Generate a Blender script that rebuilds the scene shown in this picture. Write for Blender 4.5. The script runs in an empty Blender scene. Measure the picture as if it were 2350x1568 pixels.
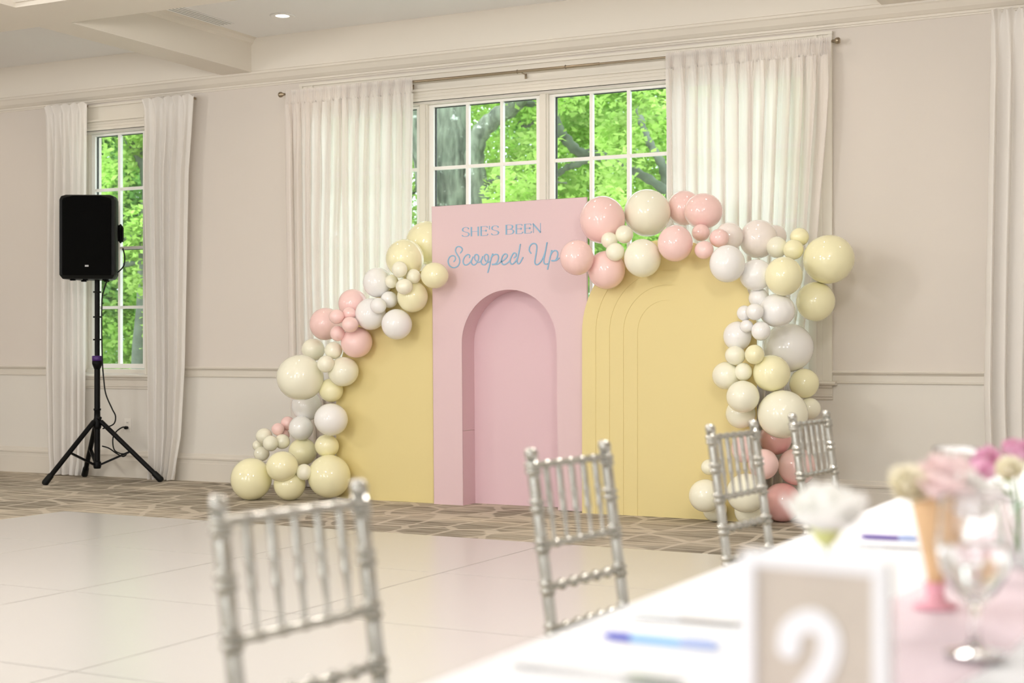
import bpy, bmesh, math, random
import numpy as np
from mathutils import Vector, Matrix
random.seed(7); rng = np.random.default_rng(7)
PI = math.pi
SC = bpy.context.scene
COL = SC.collection

# ------------------------------------------------------------------ camera, sky, sun, lamps, exposure
TH = math.radians(27.2); CS, SN = math.cos(TH), math.sin(TH)
FPX, CX, HY = 3380.0, 1175.0, 805.0
CAMY, CAMZ = -10.3, 1.15
cam = bpy.data.cameras.new('camera'); camo = bpy.data.objects.new('camera', cam); COL.objects.link(camo)
camo.location = (0, CAMY, CAMZ); camo.rotation_euler = (PI/2, 0, TH)
cam.sensor_width = 36; cam.lens = FPX/2350*36; cam.shift_y = (HY-784)/2350
cam.clip_start = .05; cam.clip_end = 300
cam.dof.use_dof = True; cam.dof.focus_distance = 10.6; cam.dof.aperture_fstop = 2.6
SC.camera = camo

w = bpy.data.worlds.new('sky'); SC.world = w; w.use_nodes = True
bg = w.node_tree.nodes['Background']; bg.inputs[0].default_value = (.86, .95, 1, 1); bg.inputs[1].default_value = 4.2
def lamp(name, kind, loc, rot, energy, color, **kw):
    l = bpy.data.lights.new(name, kind); l.energy = energy; l.color = color
    for k, v in kw.items(): setattr(l, k, v)
    o = bpy.data.objects.new(name, l); COL.objects.link(o); o.location = loc; o.rotation_euler = rot
    return o
lamp('sun', 'SUN', (0, 0, 30), (math.radians(38), 0, math.radians(-25)), 1.7, (1, .95, .84), angle=math.radians(2))
WARM = (1, .92, .82); DAY = (.90, .95, 1)
# daylight from the windows on the far side of the room, behind the photographer
for x in (-9.5, -4.5, .5):
    lamp('daylight', 'AREA', (x, -16.6, 2.0), (PI/2, 0, 0), 150, DAY, shape='RECTANGLE', size=2.6, size_y=2.4)
# recessed downlights of the coffers
for y in (-.72, -1.9, -3.7, -6.2, -8.8, -11.4):
    for x in (-11.2, -9.3, -6.99, -5.05, -3.1, -.9, 1.4):
        lamp('downlight_lamp', 'SPOT', (x, y, 3.79), (0, 0, 0), (13.5 if y > -1 else 8.5 if y > -7 else 6), ((1, .85, .68) if y > -1 else WARM),
             spot_size=math.radians(150), spot_blend=1.0, shadow_soft_size=.065)
# area lamp added under the ceiling as top light, standing in for bounced flash
lamp('top_fill_lamp', 'AREA', (-2.4, -8.4, 3.42), (math.radians(22), 0, math.radians(27)), 38, (.93, .97, 1), shape='DISK', size=2.6)
# chandeliers hanging above the frame
for x, y in ((-5.05, -6.0), (-10.2, -6.4), (-1.2, -5.6), (-5.05, -11.4)):
    lamp('chandelier_lamp', 'POINT', (x, y, 2.95), (0, 0, 0), 165, (1, .955, .915), shadow_soft_size=.22)
vs = SC.view_settings
vs.view_transform = 'Standard'; vs.look = 'None'; vs.gamma = 1; vs.use_curve_mapping = False; vs.exposure = -0.22
SC.cycles.max_bounces = 18; SC.cycles.glossy_bounces = 8; SC.cycles.diffuse_bounces = 5; SC.cycles.transparent_max_bounces = 24
SC.cycles.transmission_bounces = 18; SC.cycles.sample_clamp_indirect = 6
SC.cycles.caustics_reflective = False; SC.cycles.caustics_refractive = False

# ------------------------------------------------------------------ from the measured photograph to places in the room
def onY(px, py, y):                       # the point of the vertical plane y that stands at a measured spot
    t = (px-CX)/FPX; D = y-CAMY
    dep = D/(CS+t*SN); x = D*(t*CS-SN)/(CS+t*SN)
    return Vector((x, y, CAMZ-(py-HY)*dep/FPX))
def atD(px, py, dep):
    lat = (px-CX)/FPX*dep
    return Vector((-dep*SN+lat*CS, CAMY+dep*CS+lat*SN, CAMZ-(py-HY)*dep/FPX))
def onZ(px, py, z): return atD(px, py, (CAMZ-z)*FPX/(py-HY))
def depth_of(p): return -p[0]*SN+(p[1]-CAMY)*CS

# ------------------------------------------------------------------ materials
def lin(c):
    return tuple(((v/255/12.92) if v/255 <= .04045 else ((v/255+.055)/1.055)**2.4) for v in c)+(1,)
def mat(name, col, rough=.5, metal=0, bump=0, bscale=60, vary=0, vscale=4, spec=.5, emit=0, coat=0, sss=0, trans=0, stretch=None):
    m = bpy.data.materials.new(name); m.use_nodes = True; nt = m.node_tree; b = nt.nodes['Principled BSDF']
    c = lin(col); b.inputs['Base Color'].default_value = c; b.inputs['Roughness'].default_value = rough
    b.inputs['Metallic'].default_value = metal; b.inputs['Specular IOR Level'].default_value = spec
    b.inputs['Coat Weight'].default_value = coat
    if sss: b.inputs['Subsurface Weight'].default_value = sss; b.inputs['Subsurface Radius'].default_value = (.03, .02, .012)
    if emit: b.inputs['Emission Color'].default_value = c; b.inputs['Emission Strength'].default_value = emit
    tc = nt.nodes.new('ShaderNodeTexCoord'); vec = tc.outputs['Object']
    if stretch:
        mp = nt.nodes.new('ShaderNodeMapping'); mp.inputs['Scale'].default_value = stretch
        nt.links.new(vec, mp.inputs[0]); vec = mp.outputs[0]
    if vary:
        n = nt.nodes.new('ShaderNodeTexNoise'); n.inputs['Scale'].default_value = vscale; n.inputs['Detail'].default_value = 4
        r = nt.nodes.new('ShaderNodeValToRGB')
        for e, f in zip(r.color_ramp.elements, (1-vary, 1+vary)): e.color = tuple(min(1, v*f) for v in c[:3])+(1,)
        r.color_ramp.elements[0].position = .3; r.color_ramp.elements[1].position = .7
        nt.links.new(vec, n.inputs['Vector']); nt.links.new(n.outputs['Fac'], r.inputs[0]); nt.links.new(r.outputs[0], b.inputs['Base Color'])
    if bump:
        n = nt.nodes.new('ShaderNodeTexNoise'); n.inputs['Scale'].default_value = bscale; n.inputs['Detail'].default_value = 3
        k = nt.nodes.new('ShaderNodeBump'); k.inputs['Strength'].default_value = bump; k.inputs['Distance'].default_value = .01
        nt.links.new(vec, n.inputs['Vector']); nt.links.new(n.outputs['Fac'], k.inputs['Height']); nt.links.new(k.outputs[0], b.inputs['Normal'])
    if trans:
        out = nt.nodes['Material Output']; tl = nt.nodes.new('ShaderNodeBsdfTranslucent'); mx = nt.nodes.new('ShaderNodeMixShader')
        tl.inputs[0].default_value = c; mx.inputs[0].default_value = trans
        if vary: nt.links.new(r.outputs[0], tl.inputs[0])
        nt.links.new(b.outputs[0], mx.inputs[1]); nt.links.new(tl.outputs[0], mx.inputs[2]); nt.links.new(mx.outputs[0], out.inputs[0])
    return m
def glass_mat(name, tint=(255, 255, 255), refl=.06, rough=.0):
    m = bpy.data.materials.new(name); m.use_nodes = True; nt = m.node_tree; nt.nodes.clear()
    out = nt.nodes.new('ShaderNodeOutputMaterial'); t = nt.nodes.new('ShaderNodeBsdfTransparent'); g = nt.nodes.new('ShaderNodeBsdfGlossy')
    mx = nt.nodes.new('ShaderNodeMixShader'); lw = nt.nodes.new('ShaderNodeLayerWeight'); lw.inputs[0].default_value = .5
    pw = nt.nodes.new('ShaderNodeMath'); pw.operation = 'POWER'; pw.inputs[1].default_value = 4
    fr = nt.nodes.new('ShaderNodeMath'); fr.operation = 'MULTIPLY_ADD'; fr.inputs[1].default_value = .24; fr.inputs[2].default_value = refl*.6
    nt.links.new(lw.outputs['Facing'], pw.inputs[0]); nt.links.new(pw.outputs[0], fr.inputs[0])
    t.inputs[0].default_value = lin(tint); g.inputs['Roughness'].default_value = rough
    nt.links.new(fr.outputs[0], mx.inputs[0]); nt.links.new(t.outputs[0], mx.inputs[1]); nt.links.new(g.outputs[0], mx.inputs[2]); nt.links.new(mx.outputs[0], out.inputs[0])
    return m
def sheer_mat(name, col, see, trl):
    m = mat(name, col, .9, spec=.1, bump=.25, bscale=260, trans=trl)
    nt = m.node_tree; out = nt.nodes['Material Output']; last = out.inputs[0].links[0].from_socket
    tp = nt.nodes.new('ShaderNodeBsdfTransparent'); mx = nt.nodes.new('ShaderNodeMixShader'); mx.inputs[0].default_value = see
    nt.links.new(last, mx.inputs[1]); nt.links.new(tp.outputs[0], mx.inputs[2]); nt.links.new(mx.outputs[0], out.inputs[0])
    return m
def carpet_mat():
    m = mat('carpet', (176, 160, 140), .95, spec=.1, bump=.5, bscale=320); nt = m.node_tree; b = nt.nodes['Principled BSDF']
    L = nt.links.new; N = nt.nodes.new
    tc = N('ShaderNodeTexCoord')
    def mp(s):
        k = N('ShaderNodeMapping'); k.inputs['Scale'].default_value = s; L(tc.outputs['Object'], k.inputs[0]); return k.outputs[0]
    n1 = N('ShaderNodeTexNoise'); n1.inputs['Scale'].default_value = 1; n1.inputs['Detail'].default_value = 6; n1.inputs['Roughness'].default_value = .72; L(mp((1.3, 17, 1)), n1.inputs['Vector'])
    r1 = N('ShaderNodeValToRGB'); e = r1.color_ramp.elements; e[0].position = .36; e[0].color = lin((126, 118, 106)); e[1].position = .60; e[1].color = lin((212, 202, 184))
    e.new(.46).color = lin((176, 165, 148)); L(n1.outputs['Fac'], r1.inputs[0])
    # large worn patches
    n2 = N('ShaderNodeTexNoise'); n2.inputs['Scale'].default_value = 1; n2.inputs['Detail'].default_value = 3; L(mp((.7, 1.6, 1)), n2.inputs['Vector'])
    r2 = N('ShaderNodeValToRGB'); r2.color_ramp.elements[0].position = .42; r2.color_ramp.elements[1].position = .62
    r2.color_ramp.elements[0].color = (.72, .72, .72, 1); r2.color_ramp.elements[1].color = (1.08, 1.08, 1.08, 1); L(n2.outputs['Fac'], r2.inputs[0])
    mul = N('ShaderNodeMix'); mul.data_type = 'RGBA'; mul.blend_type = 'MULTIPLY'; mul.inputs[0].default_value = 1; L(r1.outputs[0], mul.inputs[6]); L(r2.outputs[0], mul.inputs[7])
    # net of pale lines
    warp = N('ShaderNodeTexNoise'); warp.inputs['Scale'].default_value = 2.2; L(tc.outputs['Object'], warp.inputs['Vector'])
    add = N('ShaderNodeMix'); add.data_type = 'RGBA'; add.blend_type = 'ADD'; add.inputs[0].default_value = .35; L(mp((3.3, 1.7, 1)), add.inputs[6]); L(warp.outputs['Color'], add.inputs[7])
    v = N('ShaderNodeTexVoronoi'); v.feature = 'DISTANCE_TO_EDGE'; v.inputs['Scale'].default_value = 1; v.inputs['Randomness'].default_value = .75; L(add.outputs[2], v.inputs['Vector'])
    rl = N('ShaderNodeValToRGB'); rl.color_ramp.elements[0].position = .04; rl.color_ramp.elements[0].color = (1, 1, 1, 1); rl.color_ramp.elements[1].position = .065; rl.color_ramp.elements[1].color = (0, 0, 0, 1); L(v.outputs['Distance'], rl.inputs[0])
    half = N('ShaderNodeMath'); half.operation = 'MULTIPLY'; half.inputs[1].default_value = .7; L(rl.outputs[0], half.inputs[0])
    mx = N('ShaderNodeMix'); mx.data_type = 'RGBA'; L(half.outputs[0], mx.inputs[0]); L(mul.outputs[2], mx.inputs[6]); mx.inputs[7].default_value = lin((218, 208, 192))
    L(mx.outputs[2], b.inputs['Base Color'])
    return m
def bark_mat():
    m = mat('bark', (112, 120, 104), .9, bump=1, bscale=8, vary=.5, vscale=5, stretch=(3, 3, .6)); nt = m.node_tree; b = nt.nodes['Principled BSDF']
    L = nt.links.new; N = nt.nodes.new
    src = b.inputs['Base Color'].links[0].from_socket
    tc = N('ShaderNodeTexCoord'); n = N('ShaderNodeTexNoise'); n.inputs['Scale'].default_value = 5; n.inputs['Detail'].default_value = 5; n.inputs['Roughness'].default_value = .7; L(tc.outputs['Object'], n.inputs['Vector'])
    r = N('ShaderNodeValToRGB'); r.color_ramp.elements[0].position = .60; r.color_ramp.elements[1].position = .67; L(n.outputs['Fac'], r.inputs[0])
    mx = N('ShaderNodeMix'); mx.data_type = 'RGBA'; L(r.outputs[0], mx.inputs[0]); L(src, mx.inputs[6]); mx.inputs[7].default_value = lin((196, 204, 192)); L(mx.outputs[2], b.inputs['Base Color'])
    return m
M = dict(
    upper=mat('upper_wall_paint', (223, 216, 208), .75, bump=.03, bscale=180, spec=.25),
    lower=mat('lower_wall_paint', (228, 224, 216), .6, bump=.03, bscale=180, spec=.3),
    trim=mat('trim_paint', (231, 226, 215), .42, spec=.4),
    lowtrim=mat('rail_paint', (223, 217, 206), .42, spec=.4),
    ceil=mat('ceiling_paint', (246, 246, 246), .8, spec=.2),
    beam=mat('beam_paint', (231, 225, 214), .55, spec=.3),
    carpet=carpet_mat(),
    dance=mat('dance_floor_vinyl', (203, 200, 196), .24, spec=.35, bump=.02, bscale=3),
    sash=mat('white_sash_paint', (248, 247, 242), .4),
    spacer=mat('black_glazing_spacer', (30, 36, 40), .6),
    pane=glass_mat('window_glass', (248, 252, 250)),
    drape=sheer_mat('white_drape_cloth', (250, 247, 243), .0, .22),
    sheer=sheer_mat('sheer_curtain_cloth', (252, 247, 243), .05, .44),
    nickel=mat('brushed_nickel', (164, 150, 130), .3, metal=1),
    black=mat('black_plastic', (7, 9, 8), .5, spec=.25, bump=.2, bscale=400),
    grille=mat('black_speaker_grille', (4, 4, 4), .85, spec=.1, bump=.3, bscale=700),
    blackmetal=mat('black_powder_coat', (5, 5, 6), .5, spec=.2),
    purple=mat('purple_plastic', (70, 30, 110), .4),
    badge=mat('grey_badge', (190, 190, 190), .4),
    plate=mat('white_outlet_plastic', (236, 232, 224), .4),
    pinkboard=mat('pink_painted_board', (226, 199, 203), .5, spec=.3, bump=.02, bscale=60),
    pinkniche=mat('pink_niche_board', (228, 198, 205), .5, spec=.3, bump=.02, bscale=60),
    yellow=mat('yellow_painted_board', (229, 213, 154), .5, spec=.3, bump=.02, bscale=60),
    blue=mat('blue_vinyl_lettering', (138, 182, 212), .5),
    silver=mat('silver_chair_paint', (182, 180, 172), .26, metal=.85, vary=.12, vscale=30, spec=.5),
    cloth=mat('white_table_linen', (244, 245, 248), .85, spec=.15, bump=.15, bscale=500),
    runner=sheer_mat('pink_chiffon', (250, 226, 234), .5, .3),
    table=mat('table_board', (190, 170, 140), .6), tableleg=mat('grey_table_leg', (120, 120, 120), .4, metal=.8),
    white=mat('white_frame_paint', (246, 247, 250), .45), kraft=mat('kraft_card', (206, 196, 183), .8, vary=.03, vscale=50),
    steel=mat('polished_steel', (200, 200, 202), .18, metal=1),
    petalw=mat('white_petal', (255, 255, 253), .6, trans=.5), petalp=mat('pink_petal', (252, 192, 218), .6, trans=.25, vary=.2, vscale=30),
    petals=mat('soft_pink_petal', (254, 230, 230), .6, trans=.35, vary=.1, vscale=25), petalc=mat('cream_petal', (252, 247, 228), .6, trans=.35),
    calyx=mat('yellow_green_centre', (232, 236, 160), .6, trans=.2), green=mat('green_leaf', (112, 148, 62), .5, trans=.25), stem=mat('green_stem', (110, 146, 80), .5),
    wafer=mat('wafer_cone', (228, 192, 146), .7, bump=.3, bscale=120, vary=.08, vscale=14), pinkbase=mat('pink_glazed_holder', (244, 178, 192), .3),
    penblue=mat('clear_blue_plastic', (150, 205, 245), .3), pendark=mat('dark_blue_plastic', (50, 70, 200), .3), penend=mat('lilac_plastic', (184, 200, 240), .35),
    penviolet=mat('violet_plastic', (84, 40, 160), .3),
    lens=mat('lamp_lens', (255, 238, 214), .4, emit=6), slot=mat('dark_vent_slot', (40, 36, 32), .8),
    bark=bark_mat(), limb=mat('dark_limb_bark', (96, 104, 92), .9, vary=.3, vscale=6),
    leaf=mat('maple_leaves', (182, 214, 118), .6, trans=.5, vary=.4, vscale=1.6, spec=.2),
    leaf2=mat('darker_leaves', (150, 192, 116), .6, trans=.45, vary=.3, vscale=1.0, spec=.2),  # deeper green than the maple leaves
    bounce_ground=mat('pale_bounce_ground', (196, 192, 184), .9, vary=.3, vscale=3),  # unseen ground, made pale to throw white light onto the sheers
)
M['glassware'] = glass_mat('vase_glass', (250, 253, 252), rough=.02)
def clear(name, ior):
    m = mat(name, (255, 255, 255), .01); b = m.node_tree.nodes['Principled BSDF']; b.inputs['Transmission Weight'].default_value = 1; b.inputs['IOR'].default_value = ior; return m
M['crystal'] = clear('clear_goblet_glass', 1.47); M['drink'] = clear('drinking_water', 1.33)
M['water'] = glass_mat('water', (250, 252, 252), refl=.02, rough=.0)
def balloon_mat(name, col):
    m = mat(name, col, .085, spec=.7, trans=.0, sss=0); nt = m.node_tree; b = nt.nodes['Principled BSDF']; out = nt.nodes['Material Output']
    tl = nt.nodes.new('ShaderNodeBsdfTranslucent'); tl.inputs[0].default_value = lin(col); mx = nt.nodes.new('ShaderNodeMixShader'); mx.inputs[0].default_value = .05
    nt.links.new(b.outputs[0], mx.inputs[1]); nt.links.new(tl.outputs[0], mx.inputs[2]); nt.links.new(mx.outputs[0], out.inputs[0])
    return m
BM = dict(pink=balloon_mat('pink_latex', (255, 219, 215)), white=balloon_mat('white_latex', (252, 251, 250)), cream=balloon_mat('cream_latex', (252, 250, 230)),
          yellow=balloon_mat('pale_yellow_latex', (252, 247, 206)), blush=balloon_mat('blush_white_latex', (253, 244, 239)), rose=balloon_mat('rose_latex', (254, 200, 198)))

# ------------------------------------------------------------------ mesh helpers
class MB:
    def __init__(s): s.v = []; s.f = []; s.sm = []
    def add(s, vs, fs, smooth=False):
        n = len(s.v); s.v += [tuple(p) for p in vs]
        for f in fs: s.f.append(tuple(i+n for i in f)); s.sm.append(smooth)
        return s
    def box(s, a, b):
        x0, y0, z0 = a; x1, y1, z1 = b
        return s.add([(x0, y0, z0), (x1, y0, z0), (x1, y1, z0), (x0, y1, z0), (x0, y0, z1), (x1, y0, z1), (x1, y1, z1), (x0, y1, z1)],
                     [(0, 3, 2, 1), (4, 5, 6, 7), (0, 1, 5, 4), (1, 2, 6, 5), (2, 3, 7, 6), (3, 0, 4, 7)])
    def bar(s, p, q, w, h, up=(0, 0, 1)):
        p, q = Vector(p), Vector(q); d = (q-p).normalized(); r = d.cross(Vector(up))
        if r.length < 1e-4: r = d.cross(Vector((1, 0, 0)))
        r.normalize(); u = r.cross(d); vs = [o+r*a*w/2+u*b*h/2 for o in (p, q) for a, b in ((-1, -1), (1, -1), (1, 1), (-1, 1))]
        return s.add(vs, [(0, 3, 2, 1), (4, 5, 6, 7), (0, 1, 5, 4), (1, 2, 6, 5), (2, 3, 7, 6), (3, 0, 4, 7)])
    def sweep(s, pts, rad, n=12, cap=True, up=None, flat=None):
        pts = [Vector(p) for p in pts]; k = len(pts)
        if not hasattr(rad, '__len__'): rad = [rad]*k
        vs = []; prev = None
        for i, p in enumerate(pts):
            d = (pts[min(i+1, k-1)]-pts[max(i-1, 0)])
            d = d.normalized() if d.length > 1e-9 else Vector((0, 0, 1))
            if up is not None: a = Vector(up)
            elif prev is not None: a = prev
            else: a = Vector((1, 0, 0)) if abs(d.x) < .9 else Vector((0, 1, 0))
            a = (a-d*a.dot(d)); a = a.normalized() if a.length > 1e-6 else d.orthogonal().normalized()
            prev = a; b = d.cross(a); f = flat if flat else 1
            for j in range(n):
                t = 2*PI*j/n; vs.append(p+(a*math.cos(t)*f+b*math.sin(t))*rad[i])
        fs = [(i*n+j, i*n+(j+1) % n, (i+1)*n+(j+1) % n, (i+1)*n+j) for i in range(k-1) for j in range(n)]
        s.add(vs, fs, True)
        if cap: s.add(vs[:n], [tuple(reversed(range(n)))]); s.add(vs[-n:], [tuple(range(n))])
        return s
    def lathe(s, prof, n=24, M4=None, center=None):
        vs = []
        for i, (r, z) in enumerate(prof):
            c = center(z) if center else (0, 0)
            for j in range(n):
                t = 2*PI*j/n; p = Vector((r*math.cos(t)+c[0], r*math.sin(t)+c[1], z))
                vs.append(M4 @ p if M4 else p)
        k = len(prof)
        return s.add(vs, [(i*n+j, i*n+(j+1) % n, (i+1)*n+(j+1) % n, (i+1)*n+j) for i in range(k-1) for j in range(n)], True)
    def prism(s, outline, y0, y1):                # outline in x,z ; extruded along y
        n = len(outline)
        vs = [(x, y0, z) for x, z in outline]+[(x, y1, z) for x, z in outline]
        s.add(vs, [tuple(range(n)), tuple(range(2*n-1, n-1, -1))]); s.add(vs, [(i, i+n, (i+1) % n+n, (i+1) % n) for i in range(n)])
        return s
    def extrude_x(s, prof, x0, x1):               # prof in y,z
        n = len(prof)
        vs = [(x0, y, z) for y, z in prof]+[(x1, y, z) for y, z in prof]
        return s.add(vs, [tuple(range(n)), tuple(range(2*n-1, n-1, -1))]+[(i, (i+1) % n, (i+1) % n+n, i+n) for i in range(n)])
    def build(s, name, m, parent=None, loc=None, fix=True, bevel=0):
        me = bpy.data.meshes.new(name); me.from_pydata(s.v, [], s.f); me.polygons.foreach_set('use_smooth', s.sm)
        for k in (m if isinstance(m, (list, tuple)) else [m]): me.materials.append(k)
        if fix or bevel:
            b = bmesh.new(); b.from_mesh(me)
            if fix: bmesh.ops.recalc_face_normals(b, faces=b.faces)
            if bevel: bmesh.ops.bevel(b, geom=list(b.edges), offset=bevel, segments=2, affect='EDGES', profile=.7)
            b.to_mesh(me); b.free()
        return link(name, me, parent, loc)
def link(name, data, parent=None, loc=None):
    o = bpy.data.objects.new(name, data); COL.objects.link(o)
    if parent is not None: o.parent = parent
    if loc is not None: o.location = loc
    return o
def tag(o, label=None, cat=None, group=None, kind=None):
    for k, v in (('label', label), ('category', cat), ('group', group), ('kind', kind)):
        if v: o[k] = v
    return o
def thing(name, label, cat, loc=(0, 0, 0), rz=0, group=None):
    o = link(name, None, None, loc); o.rotation_euler = (0, 0, rz); o.empty_display_size = .1
    return tag(o, label, cat, group)
def struct(o, label=None): return tag(o, label, None, None, 'structure')
def copy_tree(o, parent=None):
    c = o.copy(); COL.objects.link(c)
    if parent is not None: c.parent = parent; c.matrix_parent_inverse = o.matrix_parent_inverse
    for ch in list(o.children): copy_tree(ch, c)
    return c
def spline(pts, n=10):
    P = [Vector(p) for p in pts]; out = []
    for i in range(len(P)-1):
        a, b, c, d = P[max(i-1, 0)], P[i], P[i+1], P[min(i+2, len(P)-1)]
        for k in range(n):
            t = k/n; out.append(.5*((2*b)+(c-a)*t+(2*a-5*b+4*c-d)*t*t+(3*b-a-3*c+d)*t**3))
    return out+[P[-1]]

# ------------------------------------------------------------------ room shell
X0, X1, YB = -14.0, 3.5, -17.2
ZC, ZB = 3.82, 3.53                # ceiling, underside of the beams
struct(MB().box((X0-.3, YB-.3, -.2), (X1+.3, .3, 0)).build('floor', M['carpet']), 'patterned beige and grey-brown carpet')
struct(MB().box((X0-.3, YB-.3, ZC), (X1+.3, 1.2, ZC+.3)).build('ceiling', M['ceil']), 'white flat ceiling inside the coffers')
W1 = (-9.76, -8.99); W2 = (-7.17, -2.87); W3 = (-1.05, -.28)   # openings
WZ0, WZ1 = .95, 3.17
def wall_with_holes(zlo, zhi, y0, y1, name, m):
    mb = MB(); xs = [X0, W1[0], W1[1], W2[0], W2[1], W3[0], W3[1], X1]
    for i in range(len(xs)-1):
        a, b = xs[i], xs[i+1]
        if i % 2 == 0: mb.box((a, y0, zlo), (b, y1, zhi))
        else:
            if zlo < WZ0: mb.box((a, y0, zlo), (b, y1, min(zhi, WZ0)))
            if zhi > WZ1: mb.box((a, y0, max(zlo, WZ1)), (b, y1, zhi))
    return mb.build(name, m)
struct(wall_with_holes(.96, ZC, 0, .25, 'wall_back', M['upper']), 'cream window wall above the chair rail')
struct(wall_with_holes(0, .96, 0, .25, 'wall_lower', M['lower']), 'greige lower part of the window wall')
struct(MB().box((X0-.25, YB, 0), (X0, 0, ZC)).build('wall_left', M['upper']))
struct(MB().box((X1, YB, 0), (X1+.25, 0, ZC)).build('wall_right', M['upper']))
struct(MB().box((X0, YB-.25, 0), (X1, YB, ZC)).build('wall_front', M['upper']))
# crown, beam along the wall, coffer beams
struct(MB().extrude_x([(0, 3.425), (-.012, 3.425), (-.016, 3.437), (-.03, 3.437), (-.032, 3.452), (-.045, 3.455), (-.075, 3.475), (-.105, 3.51), (-.118, 3.518), (-.118, ZB), (0, ZB)], X0, X1)
       .build('trim_1', M['beam']), 'crown moulding under the wall beam')
struct(MB().extrude_x([(0, ZB), (-.12, ZB), (-.12, ZB+.005), (-.128, ZB+.007), (-.128, ZC), (0, ZC)], X0, X1).build('trim_2', M['beam']), 'ceiling beam running along the window wall')
def beam_profile(a, b, along):
    pr = [(a, ZC), (a, ZC-.02), (a-.025, ZC), (b+.025, ZC), (b, ZC-.02), (b, ZC)]
    return pr
k = 3
for (ya, yb) in ((-2.79, -2.26), (-6.2, -5.67), (-9.6, -9.07), (-13.0, -12.47)):
    mb = MB(); mb.box((X0, ya, ZB), (X1, yb, ZC)); mb.box((X0, ya-.02, ZB+.03), (X1, ya, ZB+.05)); mb.extrude_x([(yb, ZC), (yb+.05, ZC), (yb+.02, ZC-.02), (yb, ZC-.05)], X0, X1)
    struct(mb.build('trim_%d' % k, M['beam']), 'ceiling beam parallel to the window wall'); k += 1
ys = [(-2.26, -.128), (-5.67, -2.79), (-9.07, -6.2), (-12.47, -9.6), (YB, -13.0)]
for xa, xb in ((-13.4, -13.09), (-8.04, -7.73), (-2.37, -2.06)):
    for y0, y1 in ys:
        mb = MB(); mb.box((xa, y0, ZB), (xb, y1, ZC))
        for sgn, xe in ((-1, xa), (1, xb)):
            mb.add([(xe, y0, ZC-.06), (xe+sgn*.02, y0, ZC-.045), (xe+sgn*.03, y0, ZC-.015), (xe+sgn*.055, y0, ZC), (xe, y0, ZC),
                    (xe, y1, ZC-.06), (xe+sgn*.02, y1, ZC-.045), (xe+sgn*.03, y1, ZC-.015), (xe+sgn*.055, y1, ZC), (xe, y1, ZC)],
                   [(0, 1, 6, 5), (1, 2, 7, 6), (2, 3, 8, 7)])
        struct(mb.build('trim_%d' % k, M['beam'])); k += 1
# chair rail and baseboard, interrupted by the casings
CAS = .13
segs = [(X0, W1[0]-CAS), (W1[1]+CAS, W2[0]-CAS), (W2[1]+CAS, W3[0]-CAS), (W3[1]+CAS, X1)]
RAIL = [(0, .918), (-.010, .918), (-.014, .924), (-.014, .93), (-.008, .934), (-.008, .975), (-.014, .978), (-.018, .984), (-.03, .990), (-.034, 1.0), (-.03, 1.008), (0, 1.008)]
for a, b in segs:
    struct(MB().extrude_x(RAIL, a, b).build('trim_%d' % k, M['lowtrim']), 'moulded chair rail'); k += 1
BASE = [(0, 0), (-.022, 0), (-.022, .155), (-.019, .16), (-.019, .188), (-.026, .192), (-.028, .205), (-.018, .215), (-.014, .235), (-.008, .242), (0, .242)]
struct(MB().extrude_x(BASE, X0, X1).build('baseboard_back', M['lowtrim']), 'tall moulded baseboard of the window wall')

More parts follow.
